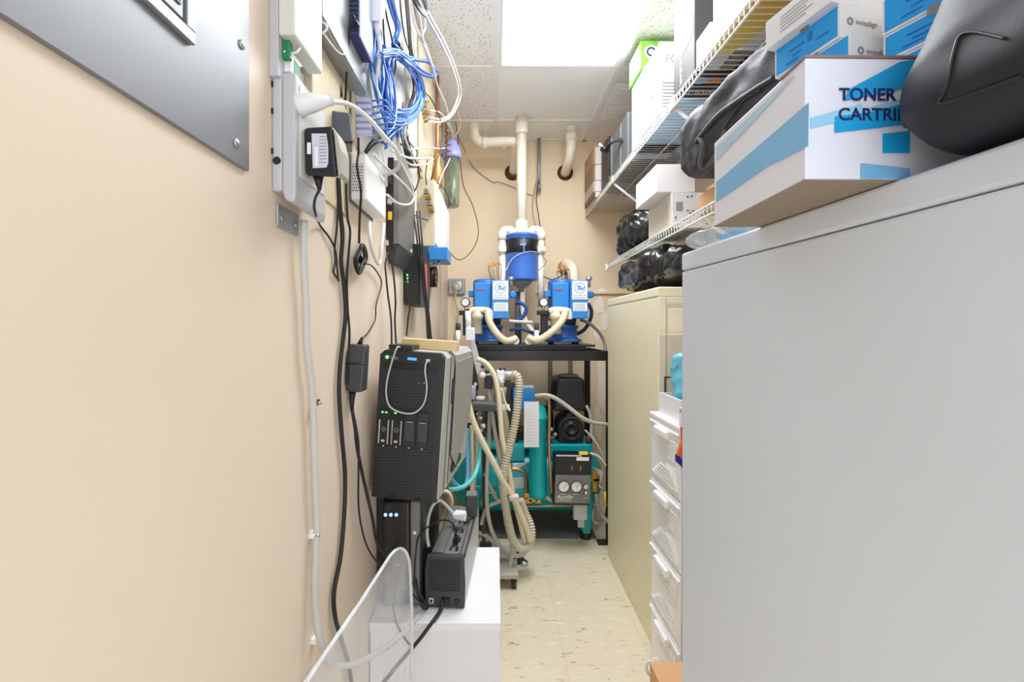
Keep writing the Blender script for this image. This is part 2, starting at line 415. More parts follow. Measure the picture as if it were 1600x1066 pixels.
# white plug + cable
wp = thing('white_power_plug', P(490, 160, .74), 'thick white plug pushed into the grey-white power unit, its white cord arching right', 'plug')
a, b = P(470, 163, .70), P(510, 158, .725)
MB().tube([a+Vector((-.01, .01, -.004)), a, a+(b-a)*.5, b, b+(b-a)*.2], [.015, .017, .014, .009, .006], 16).build('plug_body', white, wp)
MB().tube(smooth([b, P(545, 163, .80), P(575, 185, .85), P(600, 213, .9), P(622, 240, .95), P(622, 262, 1.0), P(600, 275, 1.05)], 8), .0042, 8).build('cord', whitec, wp)
for k, q in enumerate((1.02, 1.1, 1.18)):
    c = a+(b-a)*q; MB().tube([c, c+(b-a)*.03], .0085, 16).build('strain_relief', white, wp)
# black adapter with label
ba = thing('power_adapter', P(500, 240, .72), 'black wall power adapter with white printed label hanging off the grey-white unit', 'power adapter')
X0, X1 = -.299, -.243; y0 = .715
mb = MB().hexa([(P(478, 275, .71)), P(528, 277, .71), P(531, 277, .76), P(484, 272, .77), P(475, 200, .71), P(520, 197, .71), P(524, 200, .76), P(482, 200, .77)])
mb.build('body', black, ba, bevel=.005, bseg=3)
MB().prism([P(520, 199, .7105), P(527, 210, .7105), P(533, 235, .7105), P(533, 270, .7105), P(528, 276, .7105)], (0, .04, 0)).build('side_cap', mat('warm_grey_plastic', (176, 172, 160), .5), ba, bevel=.002)
decal([P(487, 209, .7095), P(510, 209, .7095), P(513, 230, .7095), P(513, 255, .7095), P(510, 262, .7095), P(489, 263, .7095)], mat('label_grey', (206, 210, 222), .5), ba, 'label_plate', (0, -1, 0))
decal([P(492, 230, .708), P(497, 230, .708), P(497, 259, .708), P(492, 259, .708)], white, ba, 'barcode', (0, -1, 0), .0003)
decal([P(480, 223, .7095), P(486, 223, .7095), P(486, 241, .7095), P(480, 241, .7095)], white, ba, 'side_label', (0, -1, 0))
for k in range(9):
    yy = 213+k*5
    decal([P(499, yy, .7085), P(510, yy, .7085), P(510, yy+1, .7085), P(499, yy+1, .7085)], inkg, ba, 'fine_print', (0, -1, 0), .0003)
MB().tube([P(497, 273, .73), P(498, 285, .73), P(499, 297, .73)], [.009, .006, .003], 12).build('strain_relief', blackc, ba)
MB().tube(smooth([P(499, 297, .73), P(492, 312, .73), P(492, 330, .74)] + [W(500, 352, .006), W(515, 372, .006), W(524, 392, .006), W(527, 420, .006), W(529, 440, .006)], 8), .0022, 6).build('cord', blackc, ba)
# slate adapter
sa = thing('flat_adapter', P(528, 200, .95), 'flat slate-blue power adapter hanging behind the black labelled adapter', 'power adapter')
slate = mat('slate_plastic', (88, 95, 112), .4)
MB().hexa([P(507, 220, .93), P(551, 222, .93), P(551, 222, .99), P(511, 220, .99), P(507, 171, .93), P(547, 177, .93), P(547, 177, .99), P(511, 173, .99)]).build('body', slate, sa, bevel=.004)
MB().hexa([P(532, 222, .935), P(551, 223, .935), P(551, 223, .98), P(534, 222, .98), P(532, 219, .935), P(551, 220, .935), P(551, 220, .98), P(534, 220, .98)]).build('rim', black, sa)
MB().hexa([P(534, 238, .94), P(550, 238, .94), P(550, 238, .98), P(536, 238, .98), P(534, 222, .94), P(550, 223, .94), P(550, 223, .98), P(536, 222, .98)]).build('socket_block', mat('taupe_plastic', (120, 106, 90), .5), sa)
pl = thing('black_plug', P(527, 145, .98), 'small black plug with ribbed strain relief above the slate-blue adapter', 'plug')
MB().hexa([P(516, 148, .98), P(537, 152, .98), P(537, 152, 1.02), P(518, 148, 1.02), P(517, 133, .98), P(532, 131, .98), P(536, 138, 1.02), P(520, 133, 1.02)]).build('body', black, pl, bevel=.002)
for k in range(4): MB().tube([P(533, 156+k*5, 1.0), P(533, 158.5+k*5, 1.0)], .005, 12).build('strain_rib', blackc, pl)
# beige outlet plate between
op = mbox('wall_box', cream, WL, WL+.02, .79, .83, 1.45, 1.62, None, 'narrow cream wall box directly behind the grey-white power unit', 'wall box', bevel=.002)
cb = mbox('backboard', mat('cream_painted_board', (208, 194, 160), .6, bump=.2, bscale=30), WL, WL+.004, .835, 1.03, 1.42, 1.70, None, 'cream painted board on the left wall under the galvanised cabinet', 'board')
# galvanised cabinet
ge = thing('equipment_enclosure', (WL, .93, 1.71), 'long galvanised steel wiring cabinet on the left wall behind the white power box', 'cabinet')
mbox('cabinet_body', zinc, WL, -.304, .80, 1.072, 1.71, 2.3, ge, bevel=.001)
mbox('cabinet_door', mat('pale_grey_enamel', (160, 165, 168), .4, .1, var=.08, vscale=20), -.304, -.301, .80, 1.07, 1.714, 2.3, ge, bevel=.001)
kl = thing('keyring_lead', W(499, 42, .035), 'pale loop of thin wire hanging at the edge of the galvanised cabinet', 'wire')
MB().tube(smooth([P(499+12*math.cos(t*math.pi/5), 43+9*math.sin(t*math.pi/5), .80) for t in range(10)], 5, True), .0022, 6, closed=True).build('loop', whitec, kl)
MB().tube(smooth([P(505, 52, .80), P(520, 72, .84), P(532, 84, .88), P(544, 85, .93)], 6), .0015, 6).build('tail', whitec, kl)
# navy modem
nm = thing('network_switch', (-.29, .99, 1.768), 'navy blue vented network box standing on edge, fixed to the galvanised cabinet', 'network switch')
mbox('case', navyd, -.301, -.281, .945, 1.04, 1.768, 2.1, nm, bevel=.002)
mbox('side_cover', mat('pale_blue_plastic', (176, 188, 226), .4), -.281, -.2775, .943, 1.04, 1.768, 2.1, nm, bevel=.001)
vs = MB()
for k in range(34): vs.box(-.298, -.284, .9445, .9455, 1.785+k*.009, 1.789+k*.009)
vs.build('vent_slots', black, nm)
MB().tube(smooth([P(556, 38, .93), P(553, 27, .92), P(549, 24, .92), P(546, 45, .93), P(544, 80, .95), P(542, 110, .97), P(540, 150, 1.0), P(539, 175, 1.02)], 6), .0024, 6).build('power_lead', blackc, nm)
MB().tube([P(558, 40, .935), P(553, 29, .92)], [.006, .003], 10).build('lead_boot', blackc, nm)
# white adapter with white cord
wa = thing('white_power_adapter', P(588, 20, 1.05), 'white mains adapter with ribbed cord, right of the navy network box', 'power adapter')
MB().hexa([P(578, 33, 1.03), P(596, 33, 1.03), P(602, 28, 1.1), P(584, 28, 1.1), P(573, -30, 1.03), P(598, -30, 1.03), P(604, -30, 1.1), P(580, -30, 1.1)]).build('body', white, wa, bevel=.004)
MB().tube([P(589, 30, 1.05), P(590, 42, 1.05), P(591, 55, 1.05)], [.012, .009, .005], 14).build('strain_relief', white, wa)
MB().tube(smooth([P(591, 50, 1.05), P(594, 80, 1.05), P(590, 110, 1.06), P(588, 135, 1.07), P(594, 155, 1.08), P(592, 170, 1.08), P(582, 185, 1.08), P(592, 205, 1.08), P(604, 222, 1.1)], 8), .0042, 8).build('cord', whitec, wa)
# white perforated router
wr = thing('perforated_router', (-.31, 1.14, 1.46), 'white router box with perforated end mounted on the left wall above the looped cord', 'router')
mbox('case', white, WL+.003, -.296, 1.05, 1.239, 1.463, 1.568, wr, bevel=.004)
mbox('backing_plate', midg, WL, WL+.003, 1.045, 1.245, 1.458, 1.572, wr)
mbox('perforated_grille', dotmat('perforated_white', (225, 222, 220), (90, 90, 96), .0052, .3, 'XZ', pz=.0068), WL+.007, -.302, 1.0492, 1.051, 1.482, 1.545, wr, bevel=0)
# white loop of flat trunking below
cw('white_cable_loop', whitec, .005, [(577, 347, .02), (578, 370, .03), (583, 395, .035), (590, 412, .035), (594, 408, .035), (596, 385, .035), (600, 350, .025)], 'stiff white cable loop hanging under the perforated white router')
# black modem
bm_ = thing('black_modem', (-.32, 1.55, 1.42), 'tall dark grey modem with port panel right of the perforated white router', 'modem')
mbox('port_panel', black, WL+.002, -.3116, 1.402, 1.43, 1.41, 1.69, bm_, bevel=.001)
MB().prism([(WL+.002, 1.43, 1.425), (-.3116, 1.402, 1.425), (-.300, 1.42, 1.43), (-.300, 1.70, 1.43), (-.3116, 1.726, 1.425), (WL+.002, 1.726, 1.425)], (0, 0, .26)).build('case', mat('taupe_dark_plastic', (104, 102, 100), .4), bm_, bevel=.003)
MB().hexa([(WL+.004, 1.43, 1.37), (-.318, 1.43, 1.37), (-.318, 1.70, 1.38), (WL+.004, 1.70, 1.38), (WL+.002, 1.402, 1.425), (-.3005, 1.41, 1.425), (-.3005, 1.715, 1.43), (WL+.002, 1.726, 1.43)]).build('foot_cover', dgrey, bm_, bevel=.003)
for k in range(3): mbox('port', (yellow if k == 0 else dgrey), WL+.006, -.316, 1.4005, 1.403, 1.50+k*.055, 1.525+k*.055, bm_, bevel=.001)
mbox('port_plug', lblue, WL+.008, -.317, 1.385, 1.402, 1.545, 1.56, bm_)
mbox('white_sticker', white, -.3, -.2995, 1.62, 1.65, 1.44, 1.45, bm_, bevel=0)
# black router with orange stripe
rr = thing('striped_router', (WL, 1.78, 1.25), 'black router with red stripes and green lights, behind the dark grey modem', 'router')
mbox('case', dotmat('black_grid_plastic', (44, 44, 46), (20, 20, 22), .01, .33, 'XZ'), WL+.004, -.277, 1.663, 1.9, 1.255, 1.475, rr, bevel=.003)
mbox('side_frame', black, -.277, -.273, 1.66, 1.9, 1.25, 1.48, rr)
MB().hexa([(-.273, 1.70, 1.31), (-.270, 1.70, 1.31), (-.270, 1.73, 1.31), (-.273, 1.73, 1.31), (-.273, 1.66, 1.42), (-.27, 1.66, 1.42), (-.27, 1.71, 1.44), (-.273, 1.71, 1.44)]).build('red_stripe', red, rr)
MB().hexa([(-.273, 1.80, 1.27), (-.270, 1.80, 1.27), (-.270, 1.83, 1.27), (-.273, 1.83, 1.27), (-.273, 1.74, 1.40), (-.27, 1.74, 1.40), (-.27, 1.79, 1.42), (-.273, 1.79, 1.42)]).build('red_stripe', red, rr)
for k in range(3): mbox('status_light', ledg, -.325, -.317, 1.6615, 1.664, 1.335+k*.012, 1.341+k*.012, rr, bevel=0)
# cream enclosure with splitters
ce = thing('coax_enclosure', (-.3, 2.2, 1.52), 'cream cable box with white door and coax splitters, beside the water filter', 'wiring box')
mbox('case', cream, WL, -.262, 1.96, 2.55, 1.52, 1.804, ce, bevel=.002)
mbox('white_door', white, -.262, -.256, 1.97, 2.54, 1.53, 1.80, ce, bevel=.002)
for k in range(4):
    c = P(667+k*2.2, 300+k*9, 1.94); mbox('coax_splitter', brass if k % 2 else zinc, c.x-.012, c.x+.012, 1.925, 1.96, c.z-.009, c.z+.009, ce)
    MB().cyl((c.x, 1.927, c.z), (c.x, 1.905, c.z), .005, seg=10).build('coax_connector', brass, ce)
bx = thing('blue_junction_box', P(686, 405, 1.96), 'small bright blue box under the cream cable box', 'junction box')
mbox('housing', pumpb, -.286, -.205, 1.94, 2.1, 1.458, 1.512, bx, bevel=.003)
mbox('cable_entry', black, -.25, -.24, 1.96, 1.98, 1.452, 1.458, bx)
sd = thing('round_speaker', W(672, 433, .0), 'round black disc with a small red light on the left wall under the blue box', 'speaker')
c = W(671, 433, 0)
MB().lathe((WL, c.y, c.z), [(.05, 0), (.052, .01), (.05, .03), (.035, .034), (.02, .030), (0, .030)], 'x', 32).build('disc_body', mat('dark_maroon_plastic', (52, 34, 34), .35), sd)
MB().lathe((WL, c.y, c.z), [(.047, .031), (.053, .032), (.053, .036), (.047, .036), (.047, .031)], 'x', 32).build('rim', blackc, sd)
mbox('red_light', ledr, WL+.03, WL+.036, c.y-.004, c.y+.004, c.z-.004, c.z+.002, sd, bevel=0)
# water filter
wf = thing('water_filter', P(707, 325, 2.6), 'water filter with lavender cap and smoky clear sump on the left wall near the corner', 'water filter')
c = P(706, 320, 2.6); z0 = zat(325, 2.6); z1 = zat(243, 2.6); zt = zat(222, 2.6)
MB().lathe((c.x, 2.6, z0), [(.02, 0), (.038, .006), (.042, .02), (.044, z1-z0)], 'z', 28).build('sump', smoke, wf)
MB().lathe((c.x, 2.6, z0), [(.022, .02), (.022, z1-z0)], 'z', 20).build('cartridge', mat('dark_green_cartridge', (60, 70, 56), .6), wf)
MB().lathe((c.x, 2.6, z1), [(.05, -.02), (.054, -.01), (.054, .02), (.048, .024), (.046, .05), (.03, .056), (.03, zt-z1), (0, zt-z1+.002)], 'z', 28).build('cap', mat('lavender_plastic', (150, 156, 214), .35), wf)
mbox('mount', midg, WL, c.x-.03, 2.57, 2.63, z1, z1+.04, wf)
# copper and brass plumbing near corner
cpz = thing('copper_valve_pipe', W(690, 215, .03), 'copper pipe with brass valve body running up the wall behind the white coax loops', 'pipe')
xx = WL+.035
MB().tube([(xx, 2.35, 1.84), (xx, 2.35, 2.46)], .011, 14).build('pipe_run', copper, cpz)
MB().lathe((xx, 2.35, 1.88), [(.014, 0), (.026, .02), (.028, .10), (.016, .13), (.02, .16), (.012, .2)], 'z', 20).build('valve_body', mat('amber_brass', (186, 140, 80), .4, .5), cpz)
sp_ = [(xx+.045+.014*math.cos(t*.9), 2.45+.014*math.sin(t*.9), 2.08+t*.0045) for t in range(50)]
MB().tube(sp_, .004, 6).build('spring_coil', mat('brown_spring', (120, 90, 66), .5, .5), cpz)
MB().tube([(xx, 2.36, 2.2), (xx+.045, 2.45, 2.3)], .009, 10).build('branch', copper, cpz)
lb = mbox('white_backboard', mat('white_painted_board', (196, 194, 186), .6), WL+.0005, WL+.006, 1.10, 1.92, 1.60, 2.40, None, 'white painted board on the left wall behind the blue network cables', 'board')
# splitter panel with many little connectors
spn = thing('splitter_panel', W(655, 160, .02), 'cream panel crowded with coax connectors beside the blue cable coil', 'splitter panel')
mbox('plate', cream, WL+.006, WL+.016, 1.925, 2.30, 1.83, 2.42, spn, bevel=.001)
for i in range(5):
    for j in range(3):
        c = P(652+i*3.2+j, 148+i*6+j*9, 1.94+i*.03); MB().cyl((WL+.016, c.y, c.z), (WL+.045, c.y-.01, c.z), .006, seg=8).build('connector', screwm if (i+j) % 2 else brass, spn)
# patch plugs
pt = thing('patch_socket_strip', W(551, 180, .0), 'cream socket strip holding a row of pale network plugs under the galvanised cabinet', 'socket strip')
mbox('strip', cream, WL+.0045, WL+.012, 1.05, 1.09, 1.60, 1.73, pt)
for k in range(6):
    z = zat(158+k*10, 1.07)
    g = thing('network_plug', (-.30, 1.07, z-.005), 'pale clear network plug in the socket strip, one of the stacked row with blue leads', 'plug', 'network plugs in the socket strip')
    mbox('plug_body', lblue, WL+.012, -.288, 1.062, 1.078, z-.005, z+.004, g, bevel=.001)
    MB().tube(smooth([(-.288, 1.07, z), P(602, 157+k*9, 1.08), P(612+(k*5)%7, 172+k*3+(k*7)%9, 1.12), P(606+(k*11)%14, 120+(k*17)%30, 1.15+k*.03), P(590+(k*7)%12, 70, 1.15)], 6), .0024, 6).build('lead', bluec, g)
# blue tangle
GB = 'blue network cables tangled on the left wall'; LBb = 'blue network cable in the looped tangle right of the navy network box'
def jw(px, py, o, j=3): return W(px+random.uniform(-j, j), py+random.uniform(-j, j), max(.012, o+random.uniform(-.012, .012)))
coil = [(604, 74), (628, 80), (648, 100), (662, 130), (664, 160), (650, 184), (628, 192), (606, 184), (598, 160), (600, 120)]
for k in range(10):
    s_ = random.uniform(.62, 1.06); cxx, cyy = 634, 138; ox, oy = random.uniform(-5, 5), random.uniform(-6, 6)
    a0 = random.randint(0, 9); n_ = random.randint(8, 12)
    pts = [jw(cxx+(coil[(a0+i) % 10][0]-cxx)*s_+ox, cyy+(coil[(a0+i) % 10][1]-cyy)*s_+oy, .055, 1.2) for i in range(n_)]
    cable('network_cable', bluec, .0036, pts, LBb, 'cable', GB)
for k in range(4):
    t0 = [(596, 80+k*3), (618, 78+k*3), (636, 88+k*3), (654, 104+k*3), (668, 114+k*2), (680, 118+k), (683, 112), (672, 100-k), (655, 95-k), (634, 91-k)]
    cable('network_cable', bluec, .0036, [jw(a, b, .07, 1) for a, b in t0], LBb, 'cable', GB)
for k in range(9):
    x = 581+k*1.6
    pts = [jw(x, 40, .04, 2), jw(x+3*math.sin(k), 70, .04), jw(x-2, 100, .045), jw(x+4, 130, .045), jw(x+8, 160, .045), jw(602+k*3, 190, .05), jw(604+k*3, 215, .04)]
    cable('network_cable', bluec, .003, pts, LBb, 'cable', GB)
for k in range(5):
    pts = [jw(603+k*2, -12, .05, 1), jw(612+k*2, 20, .05, 2), jw(620+k*1.2, 45, .05, 2), jw(616+k, 66, .05, 2), jw(624, 76, .05, 2), jw(634+k*2, 95, .05, 2)]
    cable('network_cable', bluec, .0034, pts, LBb, 'cable', GB)
for k in range(7):
    pts = [jw(640-k*3, 182+k, .055, 2), jw(628-k*2, 198, .05, 3), jw(612, 205+k*2, .05, 4), jw(598+k, 222+k*2, .04, 3)]
    cable('network_cable', bluec, .003, pts, LBb, 'cable', GB)
tie = thing('cable_tie', W(621, 73, .05), 'black hook-and-loop tie around the hanging blue network cables', 'cable tie')
MB().tube([W(618, 70, .05), W(624, 75, .05)], .013, 10).build('strap', blackc, tie)
# white and grey coax
LW = 'white coaxial cable in the big loops sweeping from the top of the left wall'; GW = 'white coaxial cables in big loops'
for k, q in enumerate([
    [(648, -10, .10), (668, 30, .13), (690, 70, .15), (708, 110, .16), (716, 145, .16), (706, 175, .13), (690, 186, .09), (672, 184, .05)],
    [(652, -10, .10), (674, 30, .13), (696, 70, .15), (713, 112, .16), (720, 148, .16), (708, 178, .13), (690, 190, .09), (670, 190, .05)],
    [(640, -8, .06), (646, 30, .06), (655, 55, .07), (666, 80, .08), (678, 110, .09), (684, 135, .09), (697, 165, .10), (703, 195, .10), (711, 222, .09), (702, 250, .08), (690, 275, .06), (682, 300, .06)],
    [(672, 172, .05), (690, 178, .08), (702, 200, .09), (708, 226, .08), (690, 232, .06), (668, 231, .05), (640, 234, .04)],
    [(664, 26, .08), (664, 44, .08), (660, 58, .08), (668, 78, .08), (678, 112, .08)],
    [(654, 18, .08), (658, 40, .08), (661, 60, .08)],
    [(610, 235, .05), (640, 247, .06), (664, 247, .06), (677, 248, .06), (668, 256, .06), (645, 258, .05), (632, 250, .05)],
    [(583, 240, .06), (595, 254, .06), (618, 275, .06), (636, 293, .06), (646, 308, .06), (640, 319, .06), (622, 318, .05), (604, 304, .04)],
    [(622, 246, .05), (634, 270, .05), (644, 296, .05), (646, 312, .05), (634, 321, .05), (612, 314, .04)],
    [(597, 225, .05), (600, 260, .05), (604, 290, .04)],
    [(636, 190, .05), (632, 210, .05), (640, 235, .05), (650, 260, .05)],
    ]): cw('coaxial_cable', whitec, .0045 if k < 2 else .0036, q, LW if k < 6 else 'white coaxial cable looping between the perforated router and the dark grey modem', 'cable', GW if k < 6 else 'white coaxial cables by the routers')
LK = 'thin black cable among the crossing cables at the upper left wall'; GK = 'thin black cables at the upper left wall'
for q in [
    [(598, -14, .04), (604, 25, .04), (612, 60, .04), (618, 100, .04), (614, 125, .04), (610, 148, .04)],
    [(596, -14, .035), (598, 20, .035), (600, 55, .035), (603, 90, .035), (608, 120, .035), (612, 135, .035)],
    [(570, 238, .03), (580, 222, .05), (592, 215, .06), (608, 216, .06)],
    [(572, 240, .03), (584, 226, .05), (598, 220, .06), (612, 224, .06)],
    [(656, 146, .05), (670, 150, .07), (682, 172, .08), (690, 195, .09), (690, 225, .09), (682, 255, .08), (674, 280, .06), (673, 300, .05)],
    [(630, 160, .03), (628, 190, .03), (628, 215, .03), (634, 245, .03), (640, 262, .03)],
    [(634, 215, .04), (644, 228, .04), (652, 238, .04), (648, 252, .04)],
    [(626, 225, .04), (640, 238, .05), (652, 256, .05), (658, 268, .04)],
    [(674, 282, .06), (684, 286, .07), (697, 300, .08), (702, 318, .08), (694, 335, .06), (678, 344, .05), (660, 342, .04), (647, 336, .03)],
    [(652, 258, .05), (655, 275, .05), (650, 295, .04), (645, 300, .03)],
    [(668, 250, .04), (665, 275, .04), (668, 295, .04)],
    [(648, 100, .05), (650, 120, .05), (653, 140, .05)],
    [(624, -14, .03), (628, 30, .03), (633, 60, .03), (640, 80, .03), (645, 95, .03)]]:
    cw('black_cable', blackc, .0026, q, LK, 'cable', GK)
for k in range(5): cw('black_cable', blackc, .003, [(632+k, -14, .03), (635+k, 20, .03), (637+k, 45, .03), (640+k, 80, .03), (642+k*2, 110, .03), (646+k, 140, .03), (636+k, 175, .03), (631+k*1.3, 205, .03), (634+k*2, 235, .03), (640+k*3, 262, .03)], 'black cable in the taped bundle dropping between the blue coil and the cream splitter panel', 'cable', 'taped bundle of black cables')
cw('tape_band', whitec, .014, [(631, 205, .03), (634, 208, .03)], 'white tape band around the bundle of black cables', 'tape')
for k in range(4): cw('coiled_black_cable', blackc, .0035, [(640+k*3, -12, .1), (650+k*2, 8, .12), (663+k, 24-k*2, .13), (668-k, 18-k*2, .13), (665-k, 2, .12), (660, -12, .11)], 'black cable coil at the very top of the left wall cables', 'cable', 'black cable coil at the top')
for k, q in enumerate([[(626, -5, .02), (630, 40, .02), (636, 60, .03), (633, 110, .02), (640, 160, .02)], [(632, -5, .02), (638, 30, .02), (646, 55, .03), (648, 90, .02)], [(575, 108, .01), (578, 140, .01), (582, 165, .01), (588, 210, .01)]]):
    cw('beige_wire', creamc, .0025, q, 'thin beige wire running down the upper left wall beside the blue cables', 'wire', 'thin beige wires')
cp('wall_wire', mat('brown_wire', (110, 86, 66), .5), .0022, [(716, 212, 3.0), (726, 235, 3.19), (740, 262, 3.19), (770, 285, 3.19), (778, 284, 3.19), (800, 292, 3.19), (832, 306, 3.19)], 'thin brown wire running diagonally across the back wall from the corner', 'wire')
cp('wall_wire', blackc, .0026, [(712, 190, 2.9), (718, 240, 2.9), (724, 290, 2.92), (738, 320, 2.95), (747, 355, 2.95), (744, 380, 2.95), (730, 400, 2.92), (716, 406, 2.85), (704, 396, 2.6)], 'long thin black cable curving from the filter to the blue junction box', 'wire')
cp('hook_wire', creamc, .0022, [(716, 175, 2.7), (720, 195, 2.7), (714, 208, 2.7), (712, 216, 2.7)], 'short bent cream wire hanging right of the coax loops', 'wire')
# long black cables down the wall
cw('thick_black_cable', blackc, .0048, [(529, 278, .008), (531, 320, .008), (535, 370, .008), (533, 410, .008), (538, 450, .008), (540, 490, .008), (536, 530, .008), (531, 575, .008), (530, 620, .008), (534, 680, .008), (539, 740, .008), (538, 800, .008), (532, 870, .008), (522, 925, .008), (524, 965, .008), (534, 1000, .008), (545, 1040, .008), (551, 1080, .008)], 'thick black cable running the full height of the left wall')
cw('hanging_cable', blackc, .0028, [(544, 240, .01), (541, 290, .008), (543, 340, .008), (547, 365, .008), (542, 430, .006), (543, 480, .006), (546, 520, .006), (544, 560, .006), (541, 600, .006)], 'slim black cord dropping left of the perforated router to behind the wall power brick')
cw('hanging_cable', blackc, .0028, [(560, 215, .05), (560, 240, .045), (558, 262, .045), (564, 300, .045), (562, 340, .03), (561, 380, .015)], 'slim black cord hanging across the perforated router to the tied cord bundle')
cw('hanging_cable', blackc, .0024, [(529, 300, .006), (527, 350, .006), (523, 385, .006), (524, 410, .006), (521, 425, .006), (528, 436, .006)], 'thin black cord tangled with the thick cable below the power adapter')
tb = thing('tied_cord_bundle', W(562, 430, .02), 'small bundle of tied black cord hanging under the perforated white router', 'cord')
for k in range(11):
    a = k*.4
    pts = [W(566+5*math.cos(t)+3*math.cos(t)*math.cos(a)-(8*(math.sin(t) > 0))*.6, 405+(24-(k%4)*2)*math.sin(t), .010+.0025*k) for t in [i*math.pi/5 for i in range(10)]]
    MB().tube(smooth(pts, 4, True), .0018, 6, closed=True).build('cord_turn', blackc, tb)
MB().tube([W(560, 402, .02), W(566, 410, .02)], .008, 10).build('tie_wrap', blackc, tb)
MB().tube(smooth([W(567, 412, .015), W(580, 415, .012), W(592, 430, .01), W(596, 445, .01), (W(588, 475, .01)), W(586, 500, .01), W(575, 520, .012), W(566, 528, .02)], 6), .002, 6).build('tail', blackc, tb)
# wall power brick
pb = thing('power_brick', P(557, 615, 1.02), 'black power brick hanging on the left wall left of the server tower', 'power brick')
MB().hexa([P(540, 612, 1.02), P(565, 614, 1.02), P(574, 610, 1.07), P(548, 610, 1.07), P(546, 537, 1.02), P(572, 540, 1.02), P(578, 538, 1.07), P(550, 537, 1.07)]).build('body', dgrey, pb, bevel=.005, bseg=2)
MB().tube([P(566, 527, 1.04), P(562, 538, 1.04)], [.003, .006], 10).build('top_strain_relief', blackc, pb)
MB().tube([P(551, 612, 1.04), P(550, 625, 1.04), P(550, 640, 1.04)], [.008, .006, .004], 10).build('bottom_strain_relief', blackc, pb)
MB().tube([P(541, 568, 1.018), P(573, 569, 1.018)], .0015, 6).build('seam', black, pb)
cp('brick_cord', blackc, .0042, [(550, 640, 1.04), (555, 670, 1.05), (558, 700, 1.06), (566, 740, 1.08), (574, 775, 1.1), (582, 810, 1.14), (590, 850, 1.18), (612, 880, 1.2), (640, 905, 1.2), (660, 935, 1.2)], 'black mains cord hanging from the wall power brick down to the tower battery backup')
cp('thin_cord', blackc, .0024, [(551, 640, 1.04), (560, 690, 1.05), (560, 740, 1.06), (561, 800, 1.08), (572, 850, 1.1), (590, 880, 1.12), (610, 905, 1.15), (632, 925, 1.18)], 'thin black cord looping below the wall power brick to the white box table')
cp('server_rear_cord', blackc, .0028, [(606, 396, 1.38), (602, 412, 1.36), (603, 430, 1.35), (606, 460, 1.35), (611, 500, 1.36), (612, 545, 1.37), (612, 570, 1.38)], 'black cord dropping from the dark grey modem to behind the server, leftmost of the three')
cp('server_rear_cord', blackc, .0028, [(604, 378, 1.34), (610, 400, 1.34), (615, 430, 1.35), (618, 470, 1.36), (617, 500, 1.37), (619, 540, 1.38)], 'black cord with a pale plug dropping from the dark grey modem, middle of the three')
mbox('pale_plug', lgrey, -.325, -.313, 1.33, 1.345, zat(384, 1.34), zat(376, 1.34), None, 'pale grey cord plug at the base of the dark grey modem', 'plug')
cp('server_rear_cord', blackc, .0028, [(633, 425, 1.62), (637, 450, 1.62), (640, 480, 1.62), (638, 495, 1.62), (635, 525, 1.62)], 'black cord hanging under the red-striped router to the wood block')
for k in range(3): cp('black_cable', blackc, .0032, [(646+k*5, 330, 1.7), (651+k*4, 370, 1.66), (656+k*3, 410, 1.64), (661+k*2, 450, 1.63), (666+k*2, 490, 1.62), (668+k*3, 530, 1.6)], 'black cable of the heavy strands falling past the red-striped router', 'cable', 'heavy black cables over the striped router')
cp('phone_wire', creamc, .003, [(687, 408, 2.0), (688, 440, 2.1), (689, 480, 2.2), (690, 530, 2.25)], 'thin cream wire hanging from the blue junction box')
# grey flexible cable from unit
cable('grey_flex_cable', lgrey, .0063, [W(475, 345, .014), W(475, 400, .014), W(478, 470, .012), W(480, 540, .012), W(487, 600, .012), W(490, 660, .012), W(492, 740, .012), W(495, 820, .012), W(492, 900, .012), W(494, 960, .014), W(502, 1005, .02), P(520, 1036, .93), P(555, 1038, .98), P(600, 1014, 1.05), P(635, 985, 1.12), P(655, 962, 1.19)], 'thick light grey cable hanging from the power unit and sweeping to the box table', 'cable', seg=10)
for (px, py, lb_) in ((488, 629, 'dark nail and clip holding the grey cable beside the server height'), (485, 835, 'white cable clip nailed beside the grey cable, upper of two'), (488, 999, 'white cable clip nailed beside the grey cable, lower of two')):
    c = W(px, py, 0); g = thing('cable_clip', c, lb_, 'cable clip')
    mbox('clip', white if py > 700 else dgrey, WL, WL+.012, c.y-.008, c.y+.008, c.z-.005, c.z+.005, g, bevel=.001)
    MB().cyl((WL+.012, c.y-.006, c.z), (WL+.018, c.y-.006, c.z), .003, seg=10).build('nail_head', screwm, g)
# ================= BOX TABLE, SERVER, BATTERY UNITS =================
ht = .395
bt = thing('box_table', (-.16, 1.4, 0), 'white box-shaped low table against the left wall carrying both battery backups', 'table')
mbox('table_top', white, WL+.002, .012, 1.21, 1.63, ht-.02, ht, bt, bevel=.001)
mbox('front_panel', mat('white_laminate', (232, 233, 240), .45), WL+.004, .010, 1.212, 1.23, 0, ht-.0205, bt, bevel=.001)
mbox('side_panel', white, -.008, .010, 1.2305, 1.628, 0, ht-.0205, bt, bevel=.001)
mbox('side_panel', white, WL+.004, WL+.022, 1.2305, 1.628, 0, ht-.0205, bt, bevel=.001)
